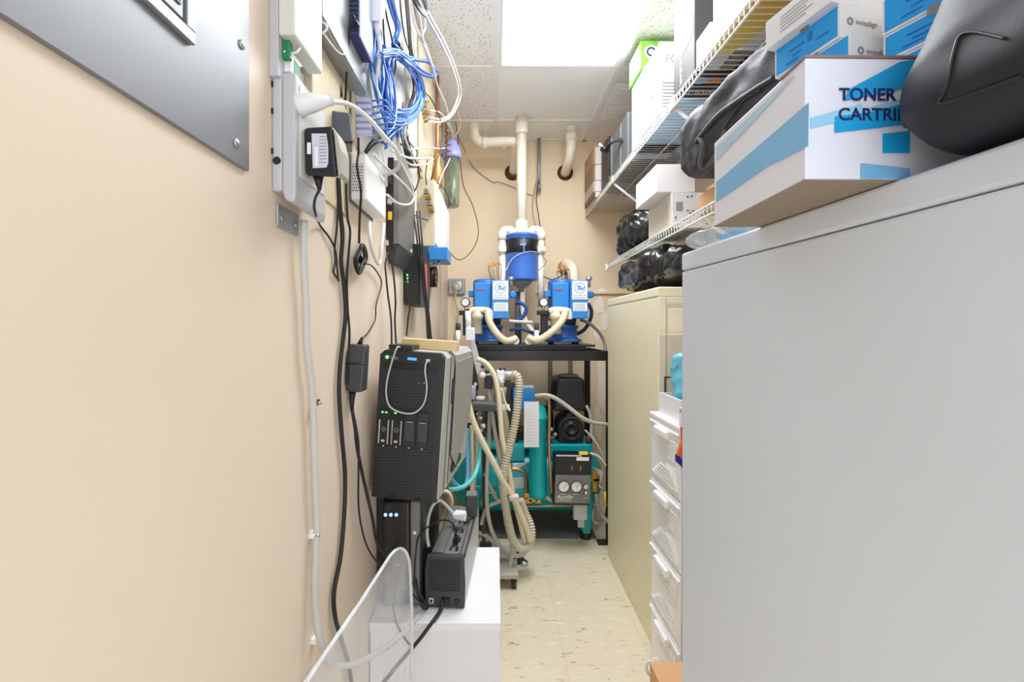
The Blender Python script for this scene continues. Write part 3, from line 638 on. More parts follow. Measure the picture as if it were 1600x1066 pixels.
# tower battery backup
u1 = thing('tower_battery_backup', (-.27, 1.45, ht), 'tall black battery backup with three blue lights, under the server tower', 'battery backup')
mbox('case', black, WL+.003, -.207, 1.30, 1.68, ht+.006, .705, u1, bevel=.004)
mbox('front_bezel', mat('gloss_black_plastic', (44, 42, 42), .2), -.312, -.238, 1.272, 1.30, ht+.01, .69, u1, bevel=.008, bseg=3)
mbox('front_strip', midg, -.2375, -.212, 1.275, 1.30, ht+.01, .69, u1, bevel=.005, bseg=3)
mbox('front_strip', black, WL+.004, -.3125, 1.285, 1.30, ht+.01, .70, u1, bevel=.003)
for k in range(3):
    MB().lathe((-.305+k*.015, 1.272, .655), [(.0045, 0), (.0045, -.002), (0, -.0025)], 'y', 14).build('blue_light', ledb, u1)
mbox('badge', white, -.229, -.221, 1.2735, 1.2755, .60, .608, u1, bevel=0)
mbox('status_window', red, -.290, -.262, 1.2713, 1.2725, .515, .519, u1, bevel=0)
for k in range(2): mbox('foot', black, -.32+k*.09, -.29+k*.09, 1.3, 1.66, ht, ht+.006, u1, bevel=0)
# flat battery backup
xf = Matrix.Translation((-.195, 1.277, ht+.002)) @ Matrix.Rotation(math.radians(-3.6), 4, 'Z')
u2 = thing('battery_backup', (-.14, 1.45, ht), 'grey and black battery backup with plugs on its top, on the white table', 'battery backup')
Wd, Hh, Ln = .108, .145, .39
MB(xf).prism([(0, 0, 0), (Wd, 0, 0), (Wd+.002, 0, .06), (Wd-.002, 0, Hh-.005), (Wd-.008, 0, Hh), (.004, 0, Hh-.002), (-.003, 0, .1)], (0, .014, 0)).build('front_grille', dgrey, u2, bevel=.002)
MB(xf).box(.008, Wd-.012, -.001, .0, .045, Hh-.012).build('perforated_panel', dotmat('perforated_black', (46, 46, 48), (18, 18, 18), .0062, .34, 'XZ', pz=.008), u2)
MB(xf).prism([(.003, .014, .002), (Wd-.003, .014, .002), (Wd-.003, .014, Hh-.004), (Wd-.012, .014, Hh-.004), (Wd-.02, .014, Hh-.018), (.008, .014, Hh-.012)], (0, Ln-.014, 0)).build('case', midg, u2, bevel=.002)
MB(xf).box(Wd-.003, Wd, .014, Ln, .004, Hh-.012).build('side_cover', mat('pale_grey_panel', (186, 186, 188), .4), u2, bevel=.001)
MB(xf).box(Wd-.003, Wd+.001, .014, Ln, Hh-.012, Hh).build('top_rail', dgrey, u2)
MB(xf).box(.01, .045, .03, Ln-.02, Hh-.012, Hh-.004).build('clear_cover', mat('glossy_grey_cover', (112, 114, 112), .15, bump=.5, bscale=60), u2, bevel=.006, bseg=3)
for k in range(5):
    for m_ in range(2): MB(xf).box(.055+m_*.018, .062+m_*.018, .06+k*.06, .085+k*.06, Hh-.018, Hh-.0155).build('outlet', black, u2)
MB(xf).box(.010, .022, -.003, 0, .012, .026).build('usb_port', white, u2); MB(xf).box(.0125, .0195, -.004, -.003, .0145, .023).build('port_opening', black, u2)
MB(xf).box(.045, .068, -.006, 0, .008, .028).build('power_inlet', black, u2)
MB(xf).lathe((.088, 0, .018), [(.008, -.004), (.008, 0)], 'y', 20).build('reset_knob', black, u2)
cp('mains_cord', blackc, .005, [(692, 938, 1.262), (688, 954, 1.25), (677, 970, 1.205), (655, 1000, 1.18), (625, 1035, 1.15), (595, 1072, 1.1)], 'black mains cord running from the flat battery backup over the white table front')
tp = thing('transformer_plug', P(739, 800, 1.58), 'dark grey cube transformer plugged into the back of the flat battery backup', 'plug')
mbox('body', dgrey, -.10, -.062, 1.52, 1.57, .545, .615, tp, bevel=.004)
mbox('top_face', midg, -.098, -.064, 1.522, 1.568, .6152, .617, tp, bevel=.001)
wq = thing('white_plug', P(716, 812, 1.47), 'white angled plug and cord on top of the flat battery backup', 'plug')
MB().hexa([P(709, 812, 1.46), P(728, 816, 1.46), P(730, 806, 1.50), P(712, 803, 1.50), P(706, 804, 1.46), P(726, 803, 1.46), P(729, 798, 1.50), P(712, 796, 1.50)]).build('body', white, wq, bevel=.003)
MB().tube(smooth([P(710, 806, 1.47), P(703, 797, 1.46), P(694, 787, 1.44), P(686, 782, 1.42), P(676, 790, 1.40), P(669, 810, 1.38), P(667, 835, 1.36), P(670, 855, 1.34)], 6), .0055, 8).build('cord', whitec, wq)
kp = thing('black_plug', P(712, 835, 1.38), 'small black plug with thin cord on the flat battery backup, before the white plug', 'plug')
MB().hexa([P(707, 851, 1.36), P(715, 851, 1.36), P(718, 846, 1.40), P(710, 846, 1.40), P(708, 840, 1.36), P(716, 840, 1.36), P(718, 836, 1.40), P(711, 836, 1.40)]).build('body', black, kp, bevel=.002)
MB().tube([P(712, 840, 1.38), P(712, 830, 1.38)], [.005, .003], 10).build('strain_relief', blackc, kp)
MB().tube(smooth([P(712, 832, 1.38), P(707, 818, 1.37), P(695, 813, 1.35), P(678, 818, 1.33), P(656, 835, 1.28), P(650, 862, 1.25), P(648, 905, 1.24), P(655, 935, 1.25), P(664, 948, 1.27)], 6), .0024, 6).build('cord', blackc, kp)
for k, q in enumerate([[(617, 855, 1.25), (605, 885, 1.25), (618, 910, 1.24), (640, 925, 1.24), (660, 945, 1.24), (664, 953, 1.24)], [(650, 905, 1.25), (654, 930, 1.255), (660, 950, 1.25), (668, 950, 1.26), (660, 935, 1.26)], [(614, 945, 1.24), (616, 960, 1.215), (622, 980, 1.195), (634, 1000, 1.19), (643, 1010, 1.19)]]):
    cp('loose_black_cord', blackc, .0028, q, ['thin black cord draped across the front of the tower battery backup', 'short black cord loop lying between the two battery backups', 'thin dark cord falling over the table front behind the acrylic sheet'][k])
mbox('adapter_on_backup', midg, -.17, -.13, 1.60, 1.66, ht, ht+.05, None, 'grey adapter block lying behind the flat battery backup on the white table', 'power adapter', bevel=.003)
# server tower
b0 = Vector((-.3265, 1.2, .7315))
sx = Matrix.Translation(b0) @ Matrix.Rotation(math.radians(-6), 4, 'Z') @ Matrix.Rotation(math.radians(3.6), 4, 'Y')
sv = thing('server_tower', b0, 'dark tower server with hex-patterned front and four drive bays, standing on the tall battery backup', 'server')
SW, SH, SL = .176, .386, .43
silver = mat('server_side_metal', (190, 190, 186), .4, .1)
sdk = mat('server_dark_plastic', (38, 39, 44), .4)
hexm = dotmat('hex_perforated_bezel', (46, 48, 54), (18, 18, 20), .0088, .36, 'XZ', pz=.0076)
def sb(x0, x1, y0, y1, z0, z1, name, m, bevel=.0008, parent=None): return MB(sx).box(x0, x1, y0, y1, z0, z1).build(name, m, parent or sv, bevel=bevel)
def chamf(x0, x1, z0, z1, c): return [(x0, z0), (x1, z0), (x1, z1-c), (x1-c, z1), (x0+c, z1), (x0, z1-c)]
MB(sx).prism([(x, .02, z) for x, z in chamf(0, SW, .002, SH, .014)], (0, SL-.02, 0)).build('case', silver, sv, bevel=.001)
MB(sx).prism([(x, 0, z) for x, z in chamf(.002, SW-.002, 0, SH-.002, .012)], (0, .03, 0)).build('front_bezel', sdk, sv, bevel=.002)
sb(SW-.001, SW+.0015, .0, .06, .01, SH-.014, 'side_trim', silver)
sb(.008, SW-.02, -.001, .0, .145+.04, SH-.048, 'upper_grille', hexm, 0)
sb(.008, SW-.02, -.001, .0, .012, .135, 'lower_grille', hexm, 0)
sb(SW-.034, SW-.022, -.0012, .0, .012, .30, 'side_grille', hexm, 0)
sb(.012, SW-.022, -.003, 0, SH-.046, SH-.034, 'trim_bar', black)
sb(.008, .044, -.0022, -.001, .19, SH-.095, 'grille_door', dotmat('hex_perforated_door', (42, 44, 50), (18, 18, 20), .0088, .36, 'XZ', pz=.0076), .0005)
for k in range(4):
    x = .012+k*.034
    sb(x-.003, x+.031, -.0015, 0, .138, .232, 'drive_bay', black, 0)
    c = sb(x, x+.028, -.006, -.001, .14, .23, 'drive_carrier', black if k < 2 else sdk)
    if k < 2:
        sb(x+.0005, x+.004, -.0075, -.006, .142, .205, 'carrier_rail', chrome, .0003, c); sb(x+.024, x+.0275, -.0075, -.006, .142, .205, 'carrier_rail', chrome, .0003, c)
        MB(sx).lathe((x+.014, -.006, .18), [(.006, 0), (.006, -.0015), (.004, -.0015), (.004, 0)], 'y', 16).build('latch_ring', midg, c)
        for q in range(2 if k == 0 else 1): sb(x+.006+q*.010, x+.011+q*.010, -.0075, -.006, .222, .2255, 'green_light', ledg, 0, c)
        sb(x+.009, x+.018, -.0072, -.006, .147, .153, 'latch_button', lgrey, .0005, c)
    else:
        sb(x+.002, x+.026, -.0072, -.006, .155, .205, 'blank_panel', dgrey, .001, c); sb(x+.006, x+.022, -.0078, -.0068, .203, .2045, 'highlight_slot', lgrey, 0, c)
    sb(x+.012, x+.016, -.002, -.001, .1345, .137, 'bay_number', white, 0)
MB(sx).lathe((.022, -.001, SH-.020), [(.0045, 0), (.0045, -.002), (0, -.0025)], 'y', 18).build('power_button', ledg, sv)
R_ = sx.to_3x3()
text('DELL', .0095, sx @ Vector((.031, -.0012, SH-.024)), R_ @ Vector((1,0,0)), R_ @ Vector((0,0,1)), lgrey, sv, 'maker_name')
sb(.076, .100, -.0014, 0, SH-.024, SH-.017, 'display', lcd, .0004)
for k in range(2): sb(.128+k*.018, .136+k*.018, -.002, 0, SH-.025, SH-.018, 'front_port', black if k else lgrey, .0003)
for k in range(2): sb(.109+k*.014, .111+k*.014, -.003, -.001, .305, .308, 'yellow_light' if k == 0 else 'white_light', lime if k == 0 else white, 0)
for k in range(2): sb(.045+k*.07, .063+k*.07, -.004, .0, .001, .007, 'bezel_foot', black, .0005)
for yy in (.07, .12): sb(SW-.0012, SW+.0012, yy, yy+.004, .01, SH-.016, 'panel_seam', black, 0)
sb(SW, SW+.006, .16, .30, .03, .05, 'side_handle', sdk)
sb(SW, SW+.004, .10, .12, .24, .31, 'side_latch', sdk)
# loose rear bezel / side panel slab leaning right
MB(sx).prism([(SW+.004, .125, SH-.03), (SW+.004, .43, SH-.03), (SW+.004, .43, .15), (SW+.004, .20, .04), (SW+.004, .13, .09)], (.004, 0, 0)).build('side_panel', mat('worn_silver_panel', (168, 166, 160), .4, .2), sv, bevel=.001)
# usb device and wood block on top
top = lambda x, y, z=0: sx @ Vector((x, y, SH+z))
sx2 = sx
dv = thing('black_drive_box', top(.06, .04), 'small flat black box on top of the server, grey cord running into the server front', 'external drive')
MB(sx).box(.022, .085, .005, .075, SH+.0005, SH+.013).build('case', sdk, dv, bevel=.0015)
MB(sx).box(.046, .060, .0035, .005, SH+.004, SH+.009).build('port', black, dv)
wb_ = thing('wood_block', top(.09, .12), 'pale wooden block lying behind the black box on top of the server', 'wood block')
MB(sx).box(.03, .185, .085, .135, SH+.0005, SH+.028).build('plank', wood, wb_, bevel=.0015)
g = thing('grey_usb_cord', top(.05, 0, 0), 'light grey cord drooping in a loop down the server front from the black box', 'cable')
MB().tube(smooth([sx @ Vector(q) for q in ((.053, .004, SH+.007), (.050, -.012, SH+.006), (.040, -.015, SH-.03), (.030, -.014, SH-.08), (.030, -.014, SH-.115), (.042, -.015, SH-.145), (.075, -.016, SH-.158), (.108, -.016, SH-.155), (.13, -.015, SH-.13), (.135, -.015, SH-.09), (.128, -.014, SH-.05), (.128, -.012, SH-.03), (.132, -.004, SH-.022))], 8), .0022, 8).build('cord', lgrey, g)
MB(sx).box(.127, .137, -.012, -.002, SH-.025, SH-.018).build('usb_plug', lgrey, g, bevel=.001)
# acrylic sheet
ac = thing('acrylic_sheet', P(560, 1066, .75), 'clear acrylic sheet with a rounded corner leaning upright before the white table', 'acrylic sheet')
far, near = P(642, 900, 1.0), P(475, 1066, .56)
dirv = (far-near); 
def A(px, py):
    # point on the sheet plane (vertical plane through the near and far edges)
    n = Vector((far.x-near.x, far.y-near.y, 0)).cross(Vector((0, 0, 1)))
    return R(px, py, far, n)
out = [A(475, 1066), A(520, 1000), A(560, 942), A(595, 888), A(608, 868), A(618, 859), A(627, 858), (A(634, 866)), A(638, 880), A(640, 910), A(642, 960)]
fz = A(642, 960); ez = A(475, 1066)
outline = out+[Vector((fz.x, fz.y, .012)), Vector((ez.x, ez.y, .012))]
n = Vector((far.x-near.x, far.y-near.y, 0)).cross(Vector((0, 0, 1))).normalized()
MB().prism(outline, n*.005).build('sheet', acry, ac)
MB().tube([p+n*.0025 for p in smooth(out, 4)]+[outline[-2]+n*.0025], .0032, 6).build('polished_edge', acrye, ac)
pz = mbox('sheet_base', acrye, min(fz.x, ez.x)-.02, max(fz.x, ez.x)+.02, ez.y, fz.y, 0, .0118, ac, bevel=.001)
# ================= RACK =================
rk = thing('equipment_rack', (.24, 2.75, 0), 'black angle-iron rack against the back wall carrying the two blue pumps', 'rack')
XL, XR, Y0, Y1, ZR = -.16, .612, 2.5, 2.97, 1.045
mbox('front_rail', rackm, XL, XR, Y0, Y0+.012, ZR-.052, ZR, rk)
mbox('rail', rackm, XL, XR, Y1-.01, Y1, ZR-.05, ZR, rk)
mbox('rail', rackm, XR-.01, XR, Y0+.0125, Y1-.0105, ZR-.05, ZR, rk); mbox('rail', rackm, XL, XL+.01, Y0+.0125, Y1-.0105, ZR-.05, ZR, rk)
for x, y in ((XR-.016, Y0), (XR-.035, Y1-.01), (XL, Y0), (XL, Y1-.01)):
    wd = .016 if (x > 0 and y == Y0) else .038
    x0_ = x if wd < .03 else (x if x < 0 else XR-.045)
    MB().box(x0_, x0_+wd, y, y+.004, .012, ZR-.053).box(x0_+wd-.004, x0_+wd, y+.004, y+.035, .012, ZR-.053).build('post', rackm, rk)
    mbox('foot_plate', rackm, x0_-.045 if x > 0 else x0_, x0_+.02 if x > 0 else x0_+.06, y-.02, y+.035, 0, .011, rk)
mbox('top_sheet', rackm, XL+.03, .545, 2.53, 2.95, ZR+.022, ZR+.034, rk, bevel=.001)
mbox('top_sheet_support', rackm, XL+.05, .5, 2.56, 2.93, ZR, ZR+.0215, rk, bevel=0)
ZS = ZR+.034
# ================= PUMPS =================
def pump(x, lab):
    t = thing('vacuum_pump', (x, 2.68, ZS), lab, 'pump', None)
    y = 2.68
    MB().lathe((x, y, ZS+.012), [(.108, 0), (.108, .012), (.088, .022), (.08, .03), (.08, .075), (.088, .08), (.088, .095), (.06, .1), (.06, .13)], 'z', 36).build('pump_base', pumpd, t)
    for q in (-.07, .07):
        MB().cyl((x+q, y-.05, ZS), (x+q, y-.05, ZS+.012), .012, seg=14).build('rubber_foot', black, t)
        MB().cyl((x+q, y+.05, ZS), (x+q, y+.05, ZS+.012), .012, seg=14).build('rubber_foot', black, t)
    MB().lathe((x, y, ZS+.10), [(.07, 0), (.075, .03), (.075, .05), (.07, .06)], 'z', 32).build('motor_flange', mat('dark_motor_band', (38, 52, 84), .5) if 'dark_motor_band' not in MATS else MATS['dark_motor_band'], t)
    MB().lathe((x-.012, y, ZS+.135), [(.074, 0), (.076, .01), (.076, .22), (.07, .235), (0, .24)], 'z', 36).build('motor', pumpd, t)
    bxm = mbox('control_box', pumpb, x+.02, x+.116, 2.53, 2.68, ZS+.145, ZS+.355, t, bevel=.003)
    mbox('side_box', pumpb, x-.075, x+.018, 2.57, 2.70, ZS+.20, ZS+.345, t, bevel=.004)
    mbox('relay_box', pumpb, x-.112, x-.077, 2.62, 2.68, ZS+.27, ZS+.305, t, bevel=.002)
    yb = 2.5295
    decal([(x+.028, yb, ZS+.25), (x+.112, yb, ZS+.25), (x+.112, yb, ZS+.35), (x+.028, yb, ZS+.35)], white, t, 'maker_label', (0, -1, 0))
    MB().lathe((x+.07, yb-.0006, ZS+.312), [(.030, 0), (.030, -.0006), (.0265, -.0006), (.0265, 0), (.030, 0)], 'y', 40).build('logo_ring', cyan, t)
    text('T', .034, (x+.048, yb-.0008, ZS+.300), (1,0,0), (0,0,1), pumpd, t, 'logo_letter', shear=.3, bold=.0012)
    text('W', .028, (x+.062, yb-.0008, ZS+.298), (1,0,0), (0,0,1), pumpd, t, 'logo_letter', shear=.3, bold=.001)
    text('TECH WEST INC.', .0098, (x+.033, yb-.0008, ZS+.268), (1,0,0), (0,0,1), navyp, t, 'maker_name')
    decal([(x+.034, yb-.0007, ZS+.258), (x+.106, yb-.0007, ZS+.258), (x+.106, yb-.0007, ZS+.261), (x+.034, yb-.0007, ZS+.261)], inkg, t, 'fine_print', (0, -1, 0))
    decal([(x+.033, yb, ZS+.185), (x+.110, yb, ZS+.185), (x+.110, yb, ZS+.232), (x+.033, yb, ZS+.232)], white, t, 'instruction_label', (0, -1, 0))
    for k in range(5): decal([(x+.04, yb-.0007, ZS+.19+k*.008), (x+.10, yb-.0007, ZS+.19+k*.008), (x+.10, yb-.0007, ZS+.1925+k*.008), (x+.04, yb-.0007, ZS+.1925+k*.008)], inkg, t, 'fine_print', (0, -1, 0), .0003)
    decal([(x-.066, 2.5695, ZS+.300), (x-.02, 2.5695, ZS+.300), (x-.02, 2.5695, ZS+.308), (x-.066, 2.5695, ZS+.308)], mat('dark_red_print', (170, 60, 80), .5) if 'dark_red_print' not in MATS else MATS['dark_red_print'], t, 'side_print', (0, -1, 0))
    gx = x-.125
    MB().lathe((gx, 2.56, ZS+.235), [(.022, 0), (.026, .002), (.026, .02), (.02, .024)], 'y', 28).build('pressure_gauge', black, t)
    MB().lathe((gx, 2.558, ZS+.235), [(.02, 0), (.02, .002)], 'y', 28).build('gauge_face', white, t)
    MB().box(gx-.0006, gx+.0006, 2.5568, 2.558, ZS+.235, ZS+.25).build('gauge_needle', inkk, t)
    MB().cyl((gx, 2.57, ZS+.185), (gx, 2.57, ZS+.21), .008, seg=12).build('gauge_stem', brass, t)
    mbox('inlet_block', black, x-.16, x-.09, 2.55, 2.62, ZS+.165, ZS+.19, t, bevel=.003)
    mbox('inlet_body', black, x-.14, x-.10, 2.56, 2.61, ZS+.05, ZS+.165, t, bevel=.004)
    MB().lathe((x-.165, 2.55, ZS+.02), [(.012, 0), (.013, .002), (.013, .06)], 'z', 20).build('vial', white, t)
    MB().lathe((x-.165, 2.55, ZS+.08), [(.013, 0), (.014, .002), (.014, .035), (.008, .04)], 'z', 20).build('vial_cap', dgrey, t)
    MB().tube(smooth([(x-.095, 2.545, ZS+.185), (x-.07, 2.54, ZS+.192), (x-.03, 2.54, ZS+.192), (x+.008, 2.54, ZS+.185), (x+.014, 2.54, ZS+.165), (x+.014, 2.54, ZS+.14)], 6), .017, 16).build('elbow_pipe', pvc, t)
    MB().lathe((x-.06, 2.54, ZS+.06), [(.028, 0), (.03, .004), (.03, .08), (.034, .082), (.034, .105), (.024, .112), (.02, .14)], 'z', 24).build('strainer_cup', mat('milky_plastic', (206, 196, 170), .35) if 'milky_plastic' not in MATS else MATS['milky_plastic'], t)
    MB().lathe((x+.14, 2.58, ZS+.28), [(.012, 0), (.02, .002), (.02, .03), (.012, .04)], 'y', 24).build('blue_valve', pumpb, t)
    MB().cyl((x+.13, 2.58, ZS+.32), (x+.13, 2.58, ZS+.37), .009, seg=12).build('bolt_stem', zinc, t)
    MB().lathe((x+.13, 2.58, ZS+.36), [(.018, 0), (.02, .004), (.014, .02), (0, .022)], 'z', 18).build('bolt_head', chrome, t)
    return t
MATS['dark_motor_band'] = mat('dark_motor_band', (38, 52, 84), .5); 
p1 = pump(-.045, 'blue vacuum pump on the left side of the black rack, below the tank')
dup(p1, (.435, 0, 0), 'blue vacuum pump on the right side of the black rack, below the right elbow pipe')
cp('pump_hose', creamc, .019, [(762, 484, 2.52), (764, 500, 2.50), (771, 514, 2.49), (781, 526, 2.49), (792, 533, 2.50), (806, 529, 2.54)], 'curved cream hose at the foot of the left blue pump', 'hose', seg=14)
cp('pump_hose', creamc, .019, [(884, 484, 2.52), (879, 500, 2.50), (865, 516, 2.49), (850, 527, 2.49), (838, 532, 2.50), (826, 528, 2.54)], 'curved cream hose at the foot of the right blue pump', 'hose', seg=14)
for (px, lb_) in ((805, 'short round cream pipe fitting at the end of the left curved pump hose'), (826, 'short round cream pipe fitting at the end of the right curved pump hose')):
    c = P(px, 525, 2.56); MB().lathe((c.x, 2.53, ZS+.022), [(.0215, 0), (.0215, .02), (.017, .02), (.017, .06)], 'y', 20).build('pipe_fitting', pvc, None, lb_, 'pipe fitting')
MB().tube([(.14, 2.9, ZS), (.14, 2.9, 1.40)], .02, 12).build('grey_post', mat('grey_blue_pipe', (92, 104, 124), .4), None, 'upright grey-blue pipe between the two blue pumps below the tank', 'pipe')
cp('blue_hose', mat('dark_blue_hose', (44, 84, 150), .4), .011, [(806, 474, 2.72), (815, 474, 2.7), (822, 482, 2.7), (818, 494, 2.7), (806, 503, 2.7)], 'blue hose bent into a hook right of the left pump', 'hose', seg=10)
cp('blue_hose', MATS['dark_blue_hose'], .009, [(796, 516, 2.66), (812, 514, 2.66), (830, 519, 2.66), (848, 523, 2.68), (858, 524, 2.7)], 'blue hose running low between the two pumps', 'hose', seg=10)
cp('blue_hose', mat('dark_navy_hose', (40, 50, 84), .45), .011, [(919, 474, 2.72), (924, 486, 2.72), (922, 500, 2.72), (912, 516, 2.72), (896, 524, 2.72)], 'dark blue hose curving down the right side of the right pump', 'hose', seg=10)
cp('braided_hose', lgrey, .010, [(795, 502, 2.62), (812, 503, 2.62), (832, 504, 2.62)], 'short braided grey hose between the pumps at mid height', 'hose', seg=10)
cp('grey_hose', mat('mid_grey_hose', (120, 118, 114), .45), .009, [(907, 500, 2.62), (920, 505, 2.62), (935, 518, 2.62), (944, 535, 2.62), (948, 560, 2.56)], 'grey hose arching from the right pump down past the rack corner', 'hose', seg=10)
for k, (px, py, d) in enumerate(((775, 420, 2.6), (882, 428, 2.62))):
    g = thing('wire_nuts', P(px, py, d), ['orange wire connectors and loose wires above the left pump', 'orange wire connectors and loose wires above the right pump'][k], 'wire connector')
    for q in range(3):
        a = P(px-8+q*8, py+14, d); b = P(px-12+q*10, py-2-q*2, d)
        MB().tube(smooth([P(px, py+22, d), a, b], 5), .0018, 6).build('wire', [blackc, creamc, copper][q], g)
        MB().tube([b, b+((b-a).normalized()+Vector((.8-q*.9, 0, -.3))).normalized()*.022], [.003, .0085], 10).build('orange_cap', orange, g)
# ================= TANK AND PIPES =================
tk = thing('separator_tank', (.158, 2.85, 1.42), 'blue cylindrical separator tank with a black band, hanging above the pumps', 'tank')
MB().lathe((.158, 2.85, 1.46), [(.07, 0), (.098, .004), (.101, .012), (.101, .27), (.106, .272), (.106, .278), (.1, .285), (0, .286)], 'z', 48).build('tank_shell', tankb, tk)
MB().lathe((.158, 2.85, 1.625), [(.1012, 0), (.1035, .001), (.1035, .085), (.1012, .086)], 'z', 48).build('black_band', black, tk)
MB().lathe((.158, 2.85, 1.395), [(.02, 0), (.02, .02), (.055, .045), (.068, .065)], 'z', 32).build('tank_cone', mat('grey_cone', (150, 148, 140), .5), tk)
text('WEST', .015, (.142, 2.7458, 1.664), (1,0,0), (0,0,1), white, tk, 'band_lettering')
mbox('blue_strip', tankb, .163, .171, 2.7462, 2.7475, 1.627, 1.709, tk, bevel=0)
vp_ = thing('vertical_drain_pipe', (.158, 2.85, 1.747), 'tall white pipe rising from the blue tank up to the ceiling', 'pipe')
MB().tube([(.158, 2.85, 1.748), (.158, 2.85, ZC+.02)], .031, 24).build('pipe_run', pvc, vp_)
MB().lathe((.158, 2.85, 1.748), [(.044, 0), (.044, .03), (.039, .035), (.039, .085), (.032, .087)], 'z', 28).build('lower_coupling', pvc, vp_)
MB().lathe((.158, 2.85, 2.37), [(.039, 0), (.04, .003), (.04, .09)], 'z', 28).build('ceiling_coupling', pvc, vp_)
def elbowpipe(sgn, lab):
    t = thing('elbow_pipe', (.158+sgn*.12, 2.83, 1.45), lab, 'pipe')
    xo, xi = .158+sgn*.118, .158+sgn*.06; y = 2.83
    MB().tube([(xo, y, 1.30), (xo, y, 1.62)], .0195, 18).build('down_pipe', pvc, t)
    MB().tube(smooth([(xo, y, 1.62), (xo, y, 1.745), (xo-sgn*.012, y, 1.772), (xi+sgn*.01, y, 1.775), (xi, y, 1.765), (xi, y, 1.748)], 6), .023, 18).build('return_bend', pvc, t)
    MB().lathe((xo, y, 1.635), [(.03, 0), (.031, .003), (.031, .035), (.026, .037)], 'z', 24).build('coupling', pvc, t)
    MB().lathe((xo, y, 1.71), [(.028, 0), (.028, .05)], 'z', 24).build('elbow_collar', pvc, t)
    return t
elbowpipe(-1, 'white pipe with a return bend into the left side of the blue tank')
elbowpipe(1, 'white pipe with a return bend into the right side of the blue tank')
tr = thing('drain_trap_pipe', P(770, 220, 2.85), 'white offset pipe dropping from the ceiling and turning to the tall vertical pipe', 'pipe')
yy = 2.93
MB().tube(smooth([(-.135, yy, ZC+.02), (-.135, yy, 2.42), (-.128, yy, 2.38), (-.10, yy, 2.355), (-.07, yy, 2.35), (.11, 2.90, 2.345), (.125, 2.95, 2.34), (.125, 3.05, 2.30), (.12, YB, 2.26)], 6), .030, 20).build('pipe_run', pvc, tr)
MB().lathe((-.09, yy, 2.35), [(.036, 0), (.036, .04)], 'x', 24).build('left_collar', pvc, tr)
MB().lathe((.03, yy-.008, 2.348), [(.036, 0), (.036, .04)], 'x', 24).build('right_collar', pvc, tr)
rp = thing('wall_drain_pipe', P(890, 240, 3.0), 'white elbow pipe from the ceiling into the back wall, right of the grey conduit', 'pipe')
MB().tube(smooth([(.49, 3.0, ZC+.02), (.49, 3.0, 2.38), (.485, 3.01, 2.31), (.48, 3.06, 2.265), (.48, YB+.01, 2.25)], 6), .032, 20).build('pipe_run', pvc, rp)
MB().lathe((.49, 3.0, 2.385), [(.038, 0), (.038, .06)], 'z', 24).build('collar', pvc, rp)
MB().lathe((.48, YB, 2.25), [(.03, -.004), (.055, -.003), (.05, 0)], 'y', 20).build('wall_hole_edge', brownm, rp)
MB().lathe((.115, YB, 2.25), [(.02, -.004), (.055, -.003), (.05, 0)], 'y', 20).build('wall_hole_edge', brownm, tr)
MB().tube([(.295, 3.16, 2.10), (.295, 3.16, ZC)], .012, 14).lathe((.295, 3.16, 2.12), [(.015, 0), (.015, .04)], 'z', 14).build('grey_conduit', zinc, None, 'thin grey metal conduit at the top of the back wall between the white pipes', 'conduit')
cp('hanging_wires', blackc, .003, [(842, 283, 3.14), (838, 310, 3.14), (842, 340, 3.14), (846, 370, 3.05), (848, 398, 2.95), (843, 425, 2.88), (858, 436, 2.75), (872, 434, 2.66), (880, 428, 2.62)], 'dark wire dropping from the grey conduit to the right pump', 'wire')
cp('hanging_wires', mat('tan_wire', (150, 132, 104), .5), .003, [(838, 283, 3.15), (832, 320, 3.14), (836, 350, 3.1), (851, 380, 2.9), (848, 398, 2.8), (853, 410, 2.78), (842, 422, 2.75)], 'tan wire twisted beside the dark wire under the grey conduit', 'wire')
cp('tank_wire', lgrey, .0026, [(790, 424, 2.7), (800, 405, 2.73), (815, 396, 2.74), (828, 393, 2.74), (843, 394, 2.76), (849, 385, 2.8), (851, 370, 2.85)], 'thin grey wire looping across the front of the blue tank', 'wire')
MB().tube(smooth([(.165, 2.85, 1.42), (.165, 2.85, 1.30), (.18, 2.84, 1.22), (.24, 2.82, 1.13), (.27, 2.8, ZS+.02)], 6), .016, 16).build('tank_drain_pipe', pvc, None, 'cream drain pipe slanting from the bottom of the blue tank to the rack', 'pipe')
for (x, z, y, lb_) in ((.46, 1.60, 3.1, 'white pipe stub coming out of the back wall above the right pump'),):
    t = thing('wall_pipe_stub', (x, y, z), lb_, 'pipe')
    MB().tube(smooth([(x+.02, YB, z-.01), (x+.02, 3.12, z), (x+.035, 3.0, z-.04), (x+.045, 2.97, z-.14), (x+.045, 2.97, z-.28)], 6), .036, 20).build('pipe_run', pvc, t)
    MB().lathe((x+.02, YB, z-.01), [(.03, -.004), (.052, -.003), (.048, 0)], 'y', 20).build('wall_hole_edge', mat('tan_plaster_edge', (180, 150, 110), .9), t)
mbox('wall_ledge_pipe', backm, .28, 1.0, YB-.02, YB, 1.405, 1.425, None, 'thin painted pipe running level along the back wall behind the right pump', 'pipe', bevel=.006)
